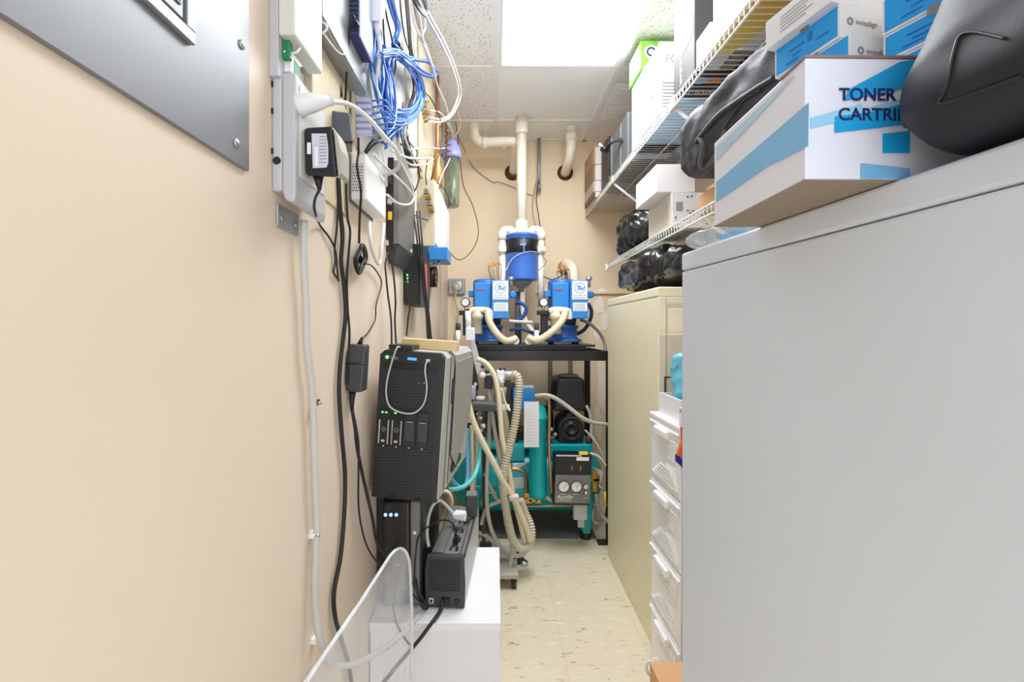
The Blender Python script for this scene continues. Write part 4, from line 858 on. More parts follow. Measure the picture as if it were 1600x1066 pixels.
# plaster damage patches on wall
dm = thing('peeling_plaster', P(940, 500, 3.19), 'patch of peeling pale plaster on the back wall right of the right pump', 'wall damage')
random.seed(3)
for (px, py, rx, ry) in ((936, 478, 10, 17), (945, 500, 8, 20), (933, 520, 7, 14), (940, 455, 9, 6), (940, 600, 8, 60), (935, 660, 9, 30)):
    pts = [R(px+rx*math.cos(a)*random.uniform(.6, 1), py+ry*math.sin(a)*random.uniform(.6, 1), (0, YB, 0), (0, 1, 0)) for a in [i*math.pi/9 for i in range(18)]]
    MB().prism(pts, (0, -.003, 0)).build('plaster_flake', mat('chipped_plaster', (250, 242, 226), .9, bump=.5, bscale=60) if 'chipped_plaster' not in MATS else MATS['chipped_plaster'], dm)
# wall outlet
ou = thing('wall_outlet', P(714, 448, 3.19), 'square grey outlet box with a cream plug on the back wall near the left corner', 'outlet')
a = R(702, 460, (0, YB, 0), (0, 1, 0)); b = R(727, 436, (0, YB, 0), (0, 1, 0))
mbox('outlet_box', zinc, a.x, b.x, YB-.03, YB, a.z, b.z, ou, bevel=.004)
cx_, cz_ = (a.x+b.x)/2, (a.z+b.z)/2
MB().lathe((cx_, YB-.03, cz_), [(.038, 0), (.038, -.003), (.03, -.004), (0, -.004)], 'y', 28).build('round_cover', screwm, ou)
MB().tube([(cx_, YB-.034, cz_), (cx_, YB-.06, cz_-.01), (cx_, YB-.07, cz_-.03)], [.018, .016, .008], 14).build('plug', cream, ou)
MB().tube(smooth([(cx_, YB-.07, cz_-.03), (cx_-.01, YB-.06, cz_-.1), (cx_+.01, YB-.04, cz_-.2), (cx_-.01, YB-.03, cz_-.35), (cx_-.01, YB-.03, cz_-.6)], 6), .006, 8).build('cord', cream, ou)
# ================= COMPRESSOR =================
cm = thing('air_compressor', (.2, 2.75, 0), 'teal air compressor with horizontal tank standing under the black rack', 'air compressor')
cyy, czz, cr_ = 2.74, .29, .19
MB().lathe((-.26, cyy, czz), [(.0, 0), (.09, .012), (.15, .045), (.18, .09), (cr_, .14), (cr_, .74), (.18, .79), (.15, .835), (.09, .868), (0, .88)], 'x', 48).build('tank', teal, cm)
for s_, x in ((1, .50), (1, -.13)):
    MB().prism([(x-.045, 2.60, .30), (x+.045, 2.60, .30), (x+.035, 2.60, .10), (x+.022, 2.60, .03), (x-.022, 2.60, .03), (x-.035, 2.60, .10)], (0, -.06, 0)).build('leg', teal, cm, bevel=.012, bseg=3)
    MB().cyl((x, 2.57, 0), (x, 2.57, .03), .03, seg=18).build('rubber_foot', black, cm)
    MB().prism([(x-.04, 2.93, .25), (x+.04, 2.93, .25), (x+.022, 2.93, .03), (x-.022, 2.93, .03)], (0, -.05, 0)).build('leg', teal, cm, bevel=.008)
    MB().cyl((x, 2.905, 0), (x, 2.905, .03), .028, seg=18).build('rubber_foot', black, cm)
mbox('platform', teal, -.16, .545, 2.60, 2.90, .485, .515, cm, bevel=.006)
mbox('platform_skirt', teal, .02, .16, 2.59, 2.598, .42, .51, cm, bevel=.003)
mbox('platform_skirt', teal, .30, .545, 2.59, 2.598, .44, .51, cm, bevel=.003)
# right pump head
MB().hexa([(.325, 2.60, .70), (.515, 2.60, .70), (.50, 2.84, .70), (.33, 2.84, .70), (.35, 2.61, .885), (.50, 2.61, .885), (.49, 2.83, .885), (.345, 2.83, .885)]).build('cylinder_shroud', black, cm, bevel=.014, bseg=4)
MB().hexa([(.30, 2.66, .70), (.324, 2.62, .70), (.33, 2.84, .70), (.31, 2.84, .70), (.325, 2.67, .87), (.345, 2.63, .87), (.345, 2.83, .87), (.33, 2.83, .87)]).build('shroud_side', black, cm, bevel=.006)
MB().lathe((.425, 2.72, .886), [(.06, 0), (.062, .008), (.05, .012), (.045, .008)], 'z', 28).build('air_filter_lid', midg, cm)
MB().lathe((.425, 2.66, .64), [(.04, 0), (.04, .06)], 'z', 20).build('neck', black, cm)
pts = [(.355, .518), (.50, .518), (.50, .60)]+[(.4275+.0725*math.cos(t), .60+.07*math.sin(t)) for t in [i*math.pi/12 for i in range(1, 12)]]+[(.355, .60)]
cast = mat('black_cast_metal', (44, 44, 46), .5, .2, bump=.3, bscale=80)
MB().prism([(x, 2.62, z) for x, z in pts], (0, .2, 0)).build('crankcase', cast, cm, bevel=.006)
MB().lathe((.428, 2.62, .60), [(.066, 0), (.066, -.012), (.058, -.014), (.056, -.008), (.036, -.008), (.034, -.02), (.024, -.022), (.022, -.012), (0, -.012)], 'y', 40).build('crank_cover', cast, cm)
for k in range(6):
    a = k*math.pi/3; MB().cyl((.428+.047*math.cos(a), 2.612, .60+.047*math.sin(a)), (.428+.047*math.cos(a), 2.603, .60+.047*math.sin(a)), .006, seg=8).build('cover_bolt', cast, cm)
MB().lathe((.18, 2.80, .62), [(.07, 0), (.08, .01), (.08, .15), (.07, .16)], 'x', 28).build('electric_motor', black, cm)
MB().lathe((-.06, 2.76, .62), [(.07, 0), (.08, .01), (.08, .16), (.07, .17)], 'x', 28).build('electric_motor', black, cm)
mbox('motor_base', black, .0, .35, 2.70, 2.88, .516, .56, cm)
mbox('left_shroud', black, .03, .12, 2.62, 2.80, .62, .84, cm, bevel=.01)
mbox('left_crankcase', cast, .03, .13, 2.64, 2.80, .516, .62, cm, bevel=.008)
for x, z in ((.31, .60), (.32, .55), (.30, .65), (.335, .57)): MB().cyl((x, 2.62, z), (x, 2.60, z), .011, seg=12).build('valve_nut', chrome, cm)
for x in (.30, .53, .27): MB().lathe((x, 2.63, .515), [(.02, 0), (.02, .02), (.012, .03), (.012, .045)], 'z', 16).build('rubber_mount', mat('red_rubber', (120, 60, 60), .5) if 'red_rubber' not in MATS else MATS['red_rubber'], cm)
mbox('blue_switch_box', pumpb, .095, .215, 2.56, 2.60, .72, .835, cm, bevel=.003)
mbox('switch_box_lid', lgrey, .11, .21, 2.562, 2.62, .836, .85, cm, bevel=.003)
# dryer tower
MB().lathe((.222, 2.44, .27), [(.03, 0), (.046, .01), (.047, .03), (.047, .42), (.05, .422), (.05, .436), (.047, .438), (.043, .47), (.03, .495), (0, .505)], 'z', 32).build('dryer_cylinder', mat('bright_teal_enamel', (0, 172, 178), .3), cm)
mbox('dryer_bracket', teal, .20, .25, 2.488, 2.56, .30, .34, cm)
mbox('lower_shelf', teal, .02, .27, 2.50, 2.545, .255, .285, cm)
# control panel
px_ = Matrix.Translation((.295, 2.36, .262)) @ Matrix.Rotation(math.radians(2), 4, 'Y') @ Matrix.Rotation(math.radians(4), 4, 'Z')
PWd = .192; PHt = .262
cpn = MB(px_).box(0, PWd, 0, .075, 0, PHt).build('control_panel', black, cm, bevel=.006)
MB(px_).box(.004, PWd-.004, -.002, 0, .012, PHt*.60).build('gauge_plate', midg, cpn, bevel=.001)
MB(px_).box(.004, PWd-.004, -.0018, 0, PHt*.61, PHt-.01).build('switch_plate', cast, cpn, bevel=.001)
MB(px_).box(.004, PWd-.055, -.003, 0, PHt-.009, PHt-.002).build('panel_edge', lgrey, cpn)
for x, z, r in ((.048, .10, .030), (.113, .10, .030), (.163, .10, .014)):
    g_ = MB(px_).lathe((x, -.002, z), [(r, 0), (r, -.008), (r*.9, -.010), (r*.9, -.004), (r, 0)], 'y', 32).build('gauge_bezel', dgrey, cpn)
    MB(px_).lathe((x, -.004, z), [(r*.9, 0), (r*.9, -.004)], 'y', 32).build('gauge_face', white, g_)
    MB(px_).prism([(x-r*.05, -.0085, z-r*.2), (x+r*.05, -.0085, z-r*.2), (x+r*.6, -.0085, z+r*.55)], (0, -.0006, 0)).build('gauge_needle', inkk, g_)
MB(px_).lathe((.163, -.002, .068), [(.014, 0), (.015, -.006), (.009, -.012), (.009, -.02), (0, -.021)], 'y', 20).build('regulator_knob', screwm, cpn)
for x in (.085, .130): 
    MB(px_).box(x-.004, x+.004, -.012, -.0018, .196, .206).box(x-.003, x+.003, -.014, -.0018, .183, .196).build('toggle_switch', brass, cpn, bevel=.001)
PR = px_.to_3x3()
text('Apollo', .030, px_ @ Vector((.014, -.0026, .036)), PR @ Vector((1,0,0)), PR @ Vector((0,0,1)), white, cm, 'maker_name', shear=.25)
text('AIR COMPRESSOR', .009, px_ @ Vector((.018, -.0026, .024)), PR @ Vector((1,0,0)), PR @ Vector((0,0,1)), white, cm, 'panel_lettering')
for x in (.035, .10, .152): MB(px_).box(x, x+.026, -.0026, -.002, .058 if x < .12 else .040, .061 if x < .12 else .043).build('panel_print', white, cpn)
MB(px_).box(.11, .175, -.003, -.0018, PHt-.03, PHt-.012).build('white_label', white, cpn)
MB(px_).box(.125, .17, .0, .02, PHt, PHt+.012).build('yellow_label', yellow, cpn)
mbox('junction_box', greyp, .405, .475, 2.40, 2.44, .17, .255, cm, bevel=.004)
mbox('junction_bracket', lgrey, .44, .475, 2.47, 2.50, .10, .24, cm, bevel=.002)
# labels on tank, tag
ytk = cyy-cr_-.001
decal([(.085, 2.548, .27), (.16, 2.548, .27), (.16, 2.548, .345), (.085, 2.548, .345)], white, cm, 'tank_label', (0, -1, 0))
decal([(.545, 2.546, .40), (.595, 2.546, .38), (.57, 2.546, .28)], white, cm, 'hanging_tag', (0, -1, 0))
hang = mbox('service_tag', mat('paper_tag', (226, 226, 228), .7), .145, .222, 2.382, 2.384, .555, .79, None, 'white paper service sheet hanging in front of the teal dryer cylinder', 'paper sheet', bevel=0)
for k in range(12): decal([(.155, 2.3815, .57+k*.016), (.21-(k % 3)*.01, 2.3815, .57+k*.016), (.21-(k % 3)*.01, 2.3815, .571+k*.016), (.155, 2.3815, .571+k*.016)], inkg, hang, 'printed_line', (0, -1, 0), .0002)
# copper lines
def cop(name, r, pts, m=copper): return MB().tube(smooth([P(*p) for p in pts], 6), r, 10).build(name, m, cm)
cop('copper_line', .009, [(837, 622, 2.42), (846, 620, 2.42), (855, 623, 2.42), (858, 632, 2.42), (858, 700, 2.40), (860, 740, 2.38), (862, 770, 2.40)])
cop('copper_line', .009, [(797, 733, 2.5), (812, 734, 2.5), (820, 738, 2.5), (822, 752, 2.5), (822, 776, 2.5)])
cop('copper_line', .006, [(800, 791, 2.5), (850, 791, 2.5), (895, 790, 2.5)])
cop('copper_line', .006, [(800, 731, 2.52), (815, 730, 2.52), (826, 724, 2.52)])
for (x0, x1, y0_, y1_) in ((814, 832, 777, 786), (836, 845, 777, 786), (826, 840, 779, 784), (818, 827, 770, 780), (808, 816, 779, 785), (838, 844, 772, 778)):
    a, b = P(x0, y1_, 2.49), P(x1, y0_, 2.49); mbox('brass_fitting', brass, a.x, b.x, 2.48, 2.51, a.z, b.z, cm, bevel=.003)
for (x0, x1, y0_, y1_) in ((919, 936, 747, 752), (925, 933, 735, 768), (930, 937, 742, 756), (797, 801, 724, 736), (752, 757, 718, 728)):
    a, b = P(x0, y1_, 2.5), P(x1, y0_, 2.5); mbox('brass_valve', brass, a.x, b.x, 2.49, 2.52, a.z, b.z, cm, bevel=.003)
MB().tube([P(936, 759, 2.48), P(945, 768, 2.47)], .004, 8).build('valve_lever', screwm, cm)
MB().tube([P(945, 768, 2.47), P(946, 792, 2.47)], .007, 10).build('yellow_lever_grip', mat('yellow_grip', (220, 210, 60), .5), cm)
mbox('yellow_tag', yellow, .05, .07, 2.49, 2.5, .265, .29, cm)
MB().lathe(tuple(P(769, 765, 2.46)), [(.0, 0), (.022, .008), (.028, .03), (.028, .14), (.022, .15)], 'z', 24).build('moisture_bowl', teal, cm)
MB().lathe(tuple(P(772, 779, 2.46)), [(.005, 0), (.009, .01), (.009, .04), (.005, .05)], 'z', 14).build('drain_valve', screwm, cm)
cp('grey_air_hose', greyt, .011, [(836, 619, 2.40), (855, 618, 2.38), (870, 624, 2.38), (890, 638, 2.38), (908, 652, 2.38), (925, 660, 2.4), (951, 664, 2.44)], 'grey air hose arching over the dryer cylinder to the right rack post', 'hose', seg=10)
cp('grey_air_hose', greyt, .010, [(850, 776, 2.44), (862, 782, 2.42), (878, 785, 2.42), (893, 784, 2.42)], 'short grey hose lying below the gauge panel', 'hose', seg=10)
cp('grey_air_hose', mat('grey_flex_hose', (150, 150, 152), .45), .012, [(931, 772, 2.5), (934, 790, 2.5), (940, 805, 2.5), (950, 815, 2.48), (955, 818, 2.47)], 'grey hose curving down from the right brass valve', 'hose', seg=10)
cp('grey_air_hose', MATS['grey_flex_hose'], .008, [(948, 800, 2.52), (938, 816, 2.52), (928, 816, 2.52), (926, 804, 2.52), (930, 792, 2.55)], 'grey hose loop standing beside the right compressor foot', 'hose', seg=10)
cp('white_air_hose', whitec, .008, [(917, 709, 2.5), (930, 711, 2.5), (940, 718, 2.5), (946, 728, 2.5)], 'white tube running right from the compressor panel to the white tag', 'hose', seg=10)
cp('white_air_hose', lgrey, .008, [(916, 634, 2.6), (921, 645, 2.6), (924, 665, 2.6), (924, 680, 2.6), (934, 698, 2.6)], 'pale tube down the right side of the black compressor head', 'hose', seg=10)
cp('white_air_hose', lgrey, .005, [(914, 672, 2.6), (925, 684, 2.58), (938, 704, 2.56), (950, 730, 2.54)], 'thin pale line slanting from the compressor head to the rack post', 'hose')
for (x, y_, lb_, z0_) in ((.36, 3.05, 'flat brown conduit on the back wall under the rack, left one', .55), (.50, 3.05, 'tan conduit on the back wall under the rack, right one', .6)):
    mbox('wall_conduit', mat('taupe_conduit', (140, 124, 106), .5) if 'taupe_conduit' not in MATS else MATS['taupe_conduit'], x, x+.03, YB-.02, YB, z0_, 1.0, None, lb_, 'conduit', bevel=.003)
# ================= SUCTION CART AND HOSES =================
sc = thing('suction_cart', (-.03, 2.2, 0), 'suction cart with metal arm, grey tray and many hoses between server and rack', 'medical cart')
def q(px, py, d=2.15): return P(px, py, d)
MB().hexa([q(730, 516), q(738, 516), q(738, 516, 2.2), q(730, 516, 2.2), q(727, 485), q(733, 482), q(733, 482, 2.2), q(727, 485, 2.2)]).build('arm_tip_cap', black, sc)
MB().tube([q(731, 486), q(732, 516)], .013, 16).build('arm_tip', white, sc)
mbox('arm_joint', white, *sorted((q(728, 0).x, q(742, 0).x)), 2.13, 2.17, q(0, 532).z, q(0, 512).z, sc, bevel=.003)
MB().prism([q(733, 530), q(741, 530), q(755, 583), q(745, 586)], (0, .03, 0)).build('metal_arm', pearl, sc, bevel=.002)
MB().lathe(tuple(q(754, 586, 2.13)), [(.014, 0), (.016, -.003), (.014, -.016), (0, -.018)], 'y', 24).build('arm_pivot', white, sc)
MB().lathe(tuple(q(743, 600, 2.13)), [(.008, 0), (.008, -.006)], 'y', 18).build('small_ring', chrome, sc)
MB().prism([q(727, 575), q(742, 571), q(748, 608), q(741, 618), q(728, 600)], (0, .05, 0)).build('black_bracket', black, sc, bevel=.004)
MB().lathe(tuple(q(754, 575, 2.14)), [(.008, 0), (.01, .004), (.006, .012)], 'z', 12).build('blue_knob', navy, sc)
mbox('handpiece_block', black, q(757, 0).x, q(771, 0).x, 2.14, 2.19, q(0, 607).z, q(0, 580).z, sc, bevel=.004)
MB().tube([q(759, 586, 2.12), q(769, 584, 2.12)], [.003, .009], 12).build('nozzle', white, sc)
mbox('manifold', white, q(776, 0).x, q(789, 0).x, 2.14, 2.19, q(0, 592).z, q(0, 579).z, sc, bevel=.005)
MB().tube([q(783, 590), q(783, 603)], .014, 14).build('manifold_stem', offw, sc)
for px in (782, 788): MB().cyl(tuple(q(px, 580)), tuple(q(px, 575)), .006, seg=12).build('manifold_button', black, sc)
MB().tube([q(788, 585), q(802, 585)], .014, 14).build('outlet_sleeve', mat('pale_lilac', (210, 208, 220), .4), sc)
MB().tube([q(740, 602), q(740, 624)], .011, 14).build('lilac_cylinder', mat('lilac_metal', (200, 194, 222), .35), sc)
MB().lathe(tuple(q(751, 630)), [(.01, 0), (.01, .012), (.022, .016), (.022, .03), (.012, .034)], 'z', 24).build('tray_knob', offw, sc)
MB().hexa([q(738, 640, 2.1), q(774, 641, 2.1), q(774, 636, 2.25), q(740, 634, 2.25), q(738, 628, 2.1), q(776, 630, 2.1), q(772, 626, 2.25), q(740, 625, 2.25)]).build('tray', midg, sc, bevel=.003)
MB().hexa([q(740, 642, 2.09), q(775, 643, 2.09), q(775, 643, 2.1), q(740, 642, 2.1), q(740, 632, 2.09), q(776, 634, 2.09), q(776, 634, 2.1), q(740, 632, 2.1)]).build('tray_front', dgrey, sc, bevel=.002)
mbox('column', dgrey, -.068, -.050, 2.22, 2.24, .08, .80, sc, bevel=.004)
mbox('holder_bar', black, q(790, 0).x, q(799, 0).x, 2.2, 2.23, q(0, 660).z, q(0, 597).z, sc, bevel=.003)
mbox('clamp', offw, q(766, 0).x, q(796, 0).x, 2.10, 2.14, q(0, 638).z, q(0, 631).z, sc, bevel=.003)
for (px, py, r) in ((729, 640, .014), (733, 656, .012), (751, 652, .010), (746, 646, .006), (755, 665, .014), (752, 672, .008), (757, 684, .005)):
    MB().lathe(tuple(q(px, py, 2.14)), [(r, 0), (r, -.014), (r*.6, -.018), (0, -.018)], 'y', 18).build('hose_fitting', chrome if px > 745 else offw, sc)
mbox('base_plate', greyt, -.17, .10, 2.05, 2.33, .05, .075, sc, bevel=.006)
mbox('base_post', dgrey, -.08, -.02, 2.19, 2.27, .0755, .12, sc)
for x, y in ((-.15, 2.08), (.08, 2.08), (-.15, 2.30), (.08, 2.30)):
    MB().lathe((x-.01, y, .024), [(.024, 0), (.024, .02)], 'x', 18).box(x-.014, x+.014, y-.012, y+.012, .03, .05).build('caster', black, sc)
GH = 'cream suction tubes hanging from the cart'
H = [
 ('cream_hose', creamc, .0135, [(733, 562, 2.1), (731, 585, 2.08), (730, 610, 2.06), (733, 635, 2.05), (742, 665, 2.05), (756, 695, 2.05), (772, 725, 2.05), (786, 752, 2.06), (800, 775, 2.08), (812, 800, 2.10), (822, 825, 2.12), (828, 845, 2.14)], 'long cream hose crossing diagonally in front of the other hoses'),
 ('cream_hose', creamc, .0115, [(745, 561, 2.12), (757, 566, 2.12), (770, 582, 2.11), (777, 605, 2.10), (781, 640, 2.09), (784, 680, 2.08), (790, 710, 2.08), (797, 745, 2.08), (803, 780, 2.1), (812, 815, 2.12), (820, 850, 2.15)], 'cream hose arching from the metal arm and falling down the middle of the cart'),
 ('cream_hose', creamc, .010, [(737, 665, 2.12), (737, 700, 2.12), (738, 740, 2.12), (737, 785, 2.14)], 'straight cream tube hanging beside the blue tube at the server side'),
 ('cream_hose', mat('beige_grey_tubing', (190, 180, 160), .45), .0095, [(745, 665, 2.14), (745, 700, 2.14), (742, 740, 2.14), (738, 785, 2.15)], 'straight beige-grey tube just right of the straight cream tube'),
 ('cream_hose', mat('dull_olive_hose', (184, 178, 150), .45), .024, [(784, 606, 2.16), (782, 635, 2.18), (788, 665, 2.18), (786, 700, 2.18), (789, 735, 2.18)], 'broad dull olive hose in the middle of the hanging hoses'),
 ('grey_hose', greyt, .0095, [(764, 608, 2.16), (768, 640, 2.16), (774, 680, 2.15), (780, 715, 2.14), (786, 750, 2.13), (793, 800, 2.12), (800, 850, 2.12), (797, 885, 2.11), (790, 905, 2.10)], 'long grey hose running straight down to the floor by the white table'),
 ('grey_hose', greyt, .0095, [(769, 608, 2.18), (765, 650, 2.18), (764, 690, 2.17), (761, 740, 2.14), (761, 790, 2.12), (767, 825, 2.12), (778, 848, 2.14), (790, 865, 2.16), (808, 870, 2.2)], 'grey hose hanging left of the corrugated hose and curling forward at the floor'),
 ('grey_hose', greyt, .0085, [(757, 740, 2.2), (776, 780, 2.2), (790, 782, 2.2), (776, 786, 2.18), (760, 795, 2.18), (752, 820, 2.18)], 'short pale hose bending left below the teal moisture bowl'),
 ('teal_tube', mat('pale_teal_tubing', (90, 200, 196), .4), .0095, [(700, 765, 1.9), (715, 764, 1.92), (730, 757, 1.95), (742, 742, 2.0), (748, 720, 2.05), (751, 690, 2.08)], 'pale teal tube curving out behind the server'),
 ('teal_tube', mat('sky_blue_tubing', (96, 180, 220), .4), .0095, [(703, 745, 1.9), (712, 757, 1.95), (722, 762, 1.98), (730, 752, 2.05), (731, 720, 2.08), (730, 690, 2.1), (730, 670, 2.1)], 'sky blue tube looping below the server side and rising to the cart'),
 ('teal_tube', mat('clear_green_tube', (150, 196, 180), .4), .004, [(756, 800, 2.3), (752, 785, 2.3), (760, 772, 2.3), (775, 770, 2.3)], 'thin greenish tube looped by the left compressor foot'),
 ('blue_tube', mat('steel_blue_tube', (60, 110, 170), .4), .0085, [(730, 670, 2.11), (730, 700, 2.11), (730, 735, 2.11)], 'short straight dark blue tube on the left of the hose cluster'),
 ('cream_hose', creamc, .0065, [(727, 560, 2.0), (724, 590, 2.0), (724, 625, 2.02), (729, 640, 2.04)], 'thin cream tube bending down close to the server side'),
 ('cream_hose', creamc, .005, [(783, 606, 2.1), (790, 630, 2.1), (797, 642, 2.08)], 'thin cream tube ending in a short nozzle at the clamp'),
 ('cream_hose', creamc, .008, [(690, 768, 1.75), (700, 770, 1.75), (705, 780, 1.75), (705, 790, 1.75)], 'short cream cord loop behind the flat battery backup'),
 ('grey_hose', greyt, .010, [(740, 830, 2.25), (760, 838, 2.22), (782, 858, 2.18), (800, 868, 2.18), (818, 866, 2.2), (822, 850, 2.22)], 'grey hose lying on the floor past the corner of the white table'),
]
for n_, m_, r_, p_, l_ in H: cp(n_, m_, r_, p_, l_, 'hose', None, seg=12)
pp, rr_ = hose([P(*p) for p in [(800, 585, 2.12), (808, 588, 2.12), (811, 602, 2.11), (809, 630, 2.10), (804, 665, 2.09), (796, 700, 2.08), (789, 730, 2.07), (786, 760, 2.07), (790, 790, 2.08), (795, 820, 2.09), (802, 845, 2.10), (813, 857, 2.12), (825, 855, 2.14), (831, 840, 2.16), (829, 820, 2.18), (820, 800, 2.2), (812, 780, 2.2)]], .0175)
MB().tube(pp, rr_, 14).build('corrugated_hose', mat('ivory_corrugated_hose', (196, 190, 168), .5), None, 'ribbed ivory suction hose looping down to the floor and back up', 'hose')
cpt = P(803, 777, 2.07); MB().tube([cpt+Vector((-.02, -.01, -.005)), cpt+Vector((.02, -.01, .01))], .012, 12).build('hose_tie', mat('pale_pink_tape', (226, 208, 204), .5), None, 'pale tape band holding the cream hoses at compressor height', 'tie')
tt = thing('floor_fitting', P(812, 870, 2.3), 'small black and metal hose fitting on the floor by the corrugated loop', 'hose fitting')
cc = P(812, 872, 2.3)
MB().lathe((cc.x, cc.y, .001), [(.026, 0), (.026, .018), (.015, .024), (.015, .05)], 'z', 20).build('fitting_base', black, tt)
MB().lathe((cc.x+.02, cc.y-.02, .001), [(.022, 0), (.022, .014), (.012, .02)], 'z', 20).build('metal_cap', chrome, tt)
pdl = thing('foot_pedal', P(765, 845, 2.35), 'flat grey foot pedal on the floor by the left compressor foot', 'foot pedal')
MB().hexa([(-.12, 2.2, .001), (.0, 2.2, .001), (.02, 2.45, .001), (-.1, 2.45, .001), (-.12, 2.2, .03), (0, 2.2, .03), (.01, 2.45, .06), (-.09, 2.45, .06)]).build('pedal_body', greyt, pdl, bevel=.006)
mbox('pedal_bar', midg, .02, .13, 2.3, 2.36, .001, .03, pdl, bevel=.004)
# dark tube cluster behind server
cp('black_cable', blackc, .008, [(724, 552, 1.9), (718, 575, 1.88), (722, 600, 1.9), (716, 640, 1.9), (712, 690, 1.9), (704, 745, 1.85)], 'thick black cable hanging along the rear edge of the server side')
cp('gray_tube', greyt, .007, [(722, 556, 1.95), (719, 600, 1.93), (716, 650, 1.92), (722, 690, 1.92), (712, 735, 1.9)], 'dull grey tube hanging just behind the server')
# ================= RIGHT SIDE: CABINETS =================
# grey cabinet, turned slightly
g0 = Vector((.366, .908, 0)); gr = Matrix.Translation(g0) @ Matrix.Rotation(math.atan(.068), 4, 'Z')
ZT = 1.317
gc = thing('filing_cabinet', g0, 'light grey metal filing cabinet filling the right foreground, toner box on top', 'filing cabinet')
MB(gr).box(0, .457, -.70, 0, 0, ZT-.036).build('cabinet_body', cabg, gc, bevel=.003)
MB(gr).box(-.0008, .458, -.70, .0008, ZT-.0345, ZT).build('cabinet_top', cabg, gc, bevel=.005, bseg=3)
for k in range(4): MB(gr).box(.02, .437, -.712, -.70, .05+k*.305, .34+k*.305).build('drawer', cabg, gc, bevel=.003)
# beige cabinet
bc = thing('filing_cabinet', (.79, 2.0, 0), 'beige metal filing cabinet farther back, black polythene sack on top', 'filing cabinet')
mbox('cabinet_body', cabb, .575, 1.0, 1.635, 2.37, 0, ZT-.036, bc, bevel=.003)
mbox('cabinet_top', cabb, .574, 1.001, 1.634, 2.371, ZT-.0345, ZT, bc, bevel=.005, bseg=3)
mbox('front_stile', cabf, .576, .60, 1.626, 1.6345, 0, ZT-.036, bc, bevel=.002)
mbox('front_rail', cabf, .601, 1.0, 1.626, 1.6345, ZT-.06, ZT-.036, bc, bevel=.002)
for k in range(4): mbox('drawer', cabf, .606, .98, 1.622, 1.6345, .03+k*.305, .325+k*.305, bc, bevel=.003)
mbox('card_sheet', mat('manila_card', (232, 210, 170), .7), .555, .72, 1.52, 1.6, 1.148, 1.150, None, 'tan card sheet sticking out level from behind the grey cabinet above the white box', 'card sheet', bevel=0)
# letter frame supporting it
lf = thing('wire_stand', (.64, 1.5, .876), 'black wire stand on the white drawer unit behind the white box', 'wire stand')
MB().tube([(.585, 1.595, .877), (.585, 1.595, 1.00), (.75, 1.595, 1.00), (.75, 1.595, 1.146)], .004, 8).build('wire_frame', black, lf)
MB().tube([(.75, 1.46, .877), (.75, 1.46, 1.0), (.75, 1.53, 1.146)], .004, 8).build('wire_frame', black, lf)
# white drawer unit facing the aisle
du = thing('drawer_unit', (.7, 1.49, 0), 'white plastic drawer tower with embossed fronts between the grey and beige cabinets', 'drawer unit')
ribm = mat('glossy_white_plastic', (250, 250, 251), .3)
mbox('frame', ribm, .552, .90, 1.36, 1.622, 0, .866, du, bevel=.003)
mbox('top_cover', ribm, .540, .905, 1.355, 1.624, .8665, .878, du, bevel=.003)
for k in range(4):
    z0, z1 = .006+k*.2165, .006+(k+1)*.2165-.006
    dr = MB().box(.545, .5515, 1.364, 1.619, z0, z1).build('drawer', ribm, du, bevel=.003)
    mbox('top_lip', ribm, .538, .545, 1.362, 1.621, z1-.022, z1-.012, dr, bevel=.003)
    mbox('handle', ribm, .526, .545, 1.44, 1.545, z1-.045, z1-.020, dr, bevel=.005, bseg=3)
    rb = MB()
    for j in range(5):
        hh = .058-j*.011; w0 = .105-j*.016; zc_ = (z0+z1)/2-.012; yc = 1.4915
        for sgn in (-1, 1):
            zz_ = zc_+sgn*(hh+.012)
            rb.box(.5405, .545, yc-w0, yc+w0, zz_-.003, zz_+.003)
            rb.hexa([(.5405, yc-w0-.004, zz_-.003), (.545, yc-w0-.004, zz_-.003), (.545, yc-w0+.001, zz_-.003), (.5405, yc-w0+.001, zz_-.003)] + [(.5405, yc-w0+.008, zc_+sgn*.008), (.545, yc-w0+.008, zc_+sgn*.008), (.545, yc-w0+.013, zc_+sgn*.008), (.5405, yc-w0+.013, zc_+sgn*.008)])
    rb.build('embossed_ribs', ribm, dr, bevel=.0012)
wbx = thing('white_box', (.62, 1.5, .878), 'open white tray box on top of the white drawer unit', 'box')
m_ = MB(); m_.box(.562, .70, 1.40, 1.585, .8785, .884).box(.562, .567, 1.40, 1.585, .884, .95).box(.695, .70, 1.40, 1.585, .884, .95).box(.567, .695, 1.58, 1.585, .884, .95).box(.567, .695, 1.40, 1.405, .884, .95)
m_.build('tray', white, wbx, bevel=.001)
pb2 = fromblob(crumple(blob((.595, 1.48, .985), (.026, .035, .095), 5, .10, 1.2, .8, 5), 6, .010)); 
bb_ = pb2.build('plastic_bag', mat('clear_blue_film', (110, 196, 224), .15, bump=.6, bscale=30), None, 'crumpled blue and clear plastic bag standing in the white tray box', 'plastic bag')
ob = thing('snack_bag', (.53, 1.36, .60), 'orange and blue packet hanging beside the white drawers at the grey cabinet edge', 'packet')
MB().prism([P(1066, 690, 1.33), P(1058, 712, 1.33), P(1058, 722, 1.33), P(1080, 745, 1.33), P(1080, 640, 1.33), P(1064, 640, 1.33)], (0, .012, 0)).build('orange_face', mat('orange_film', (236, 104, 40), .3), ob, bevel=.002)
MB().prism([P(1057.5, 711, 1.329), P(1080, 728, 1.329), P(1080, 745, 1.329), P(1057.5, 722, 1.329)], (0, .013, 0)).build('blue_band', mat('royal_blue_film', (30, 40, 150), .3), ob)
MB().prism([P(1065, 638, 1.329), P(1080, 638, 1.329), P(1080, 662, 1.329), P(1063, 668, 1.329)], (0, .013, 0)).build('white_band', cardw, ob)
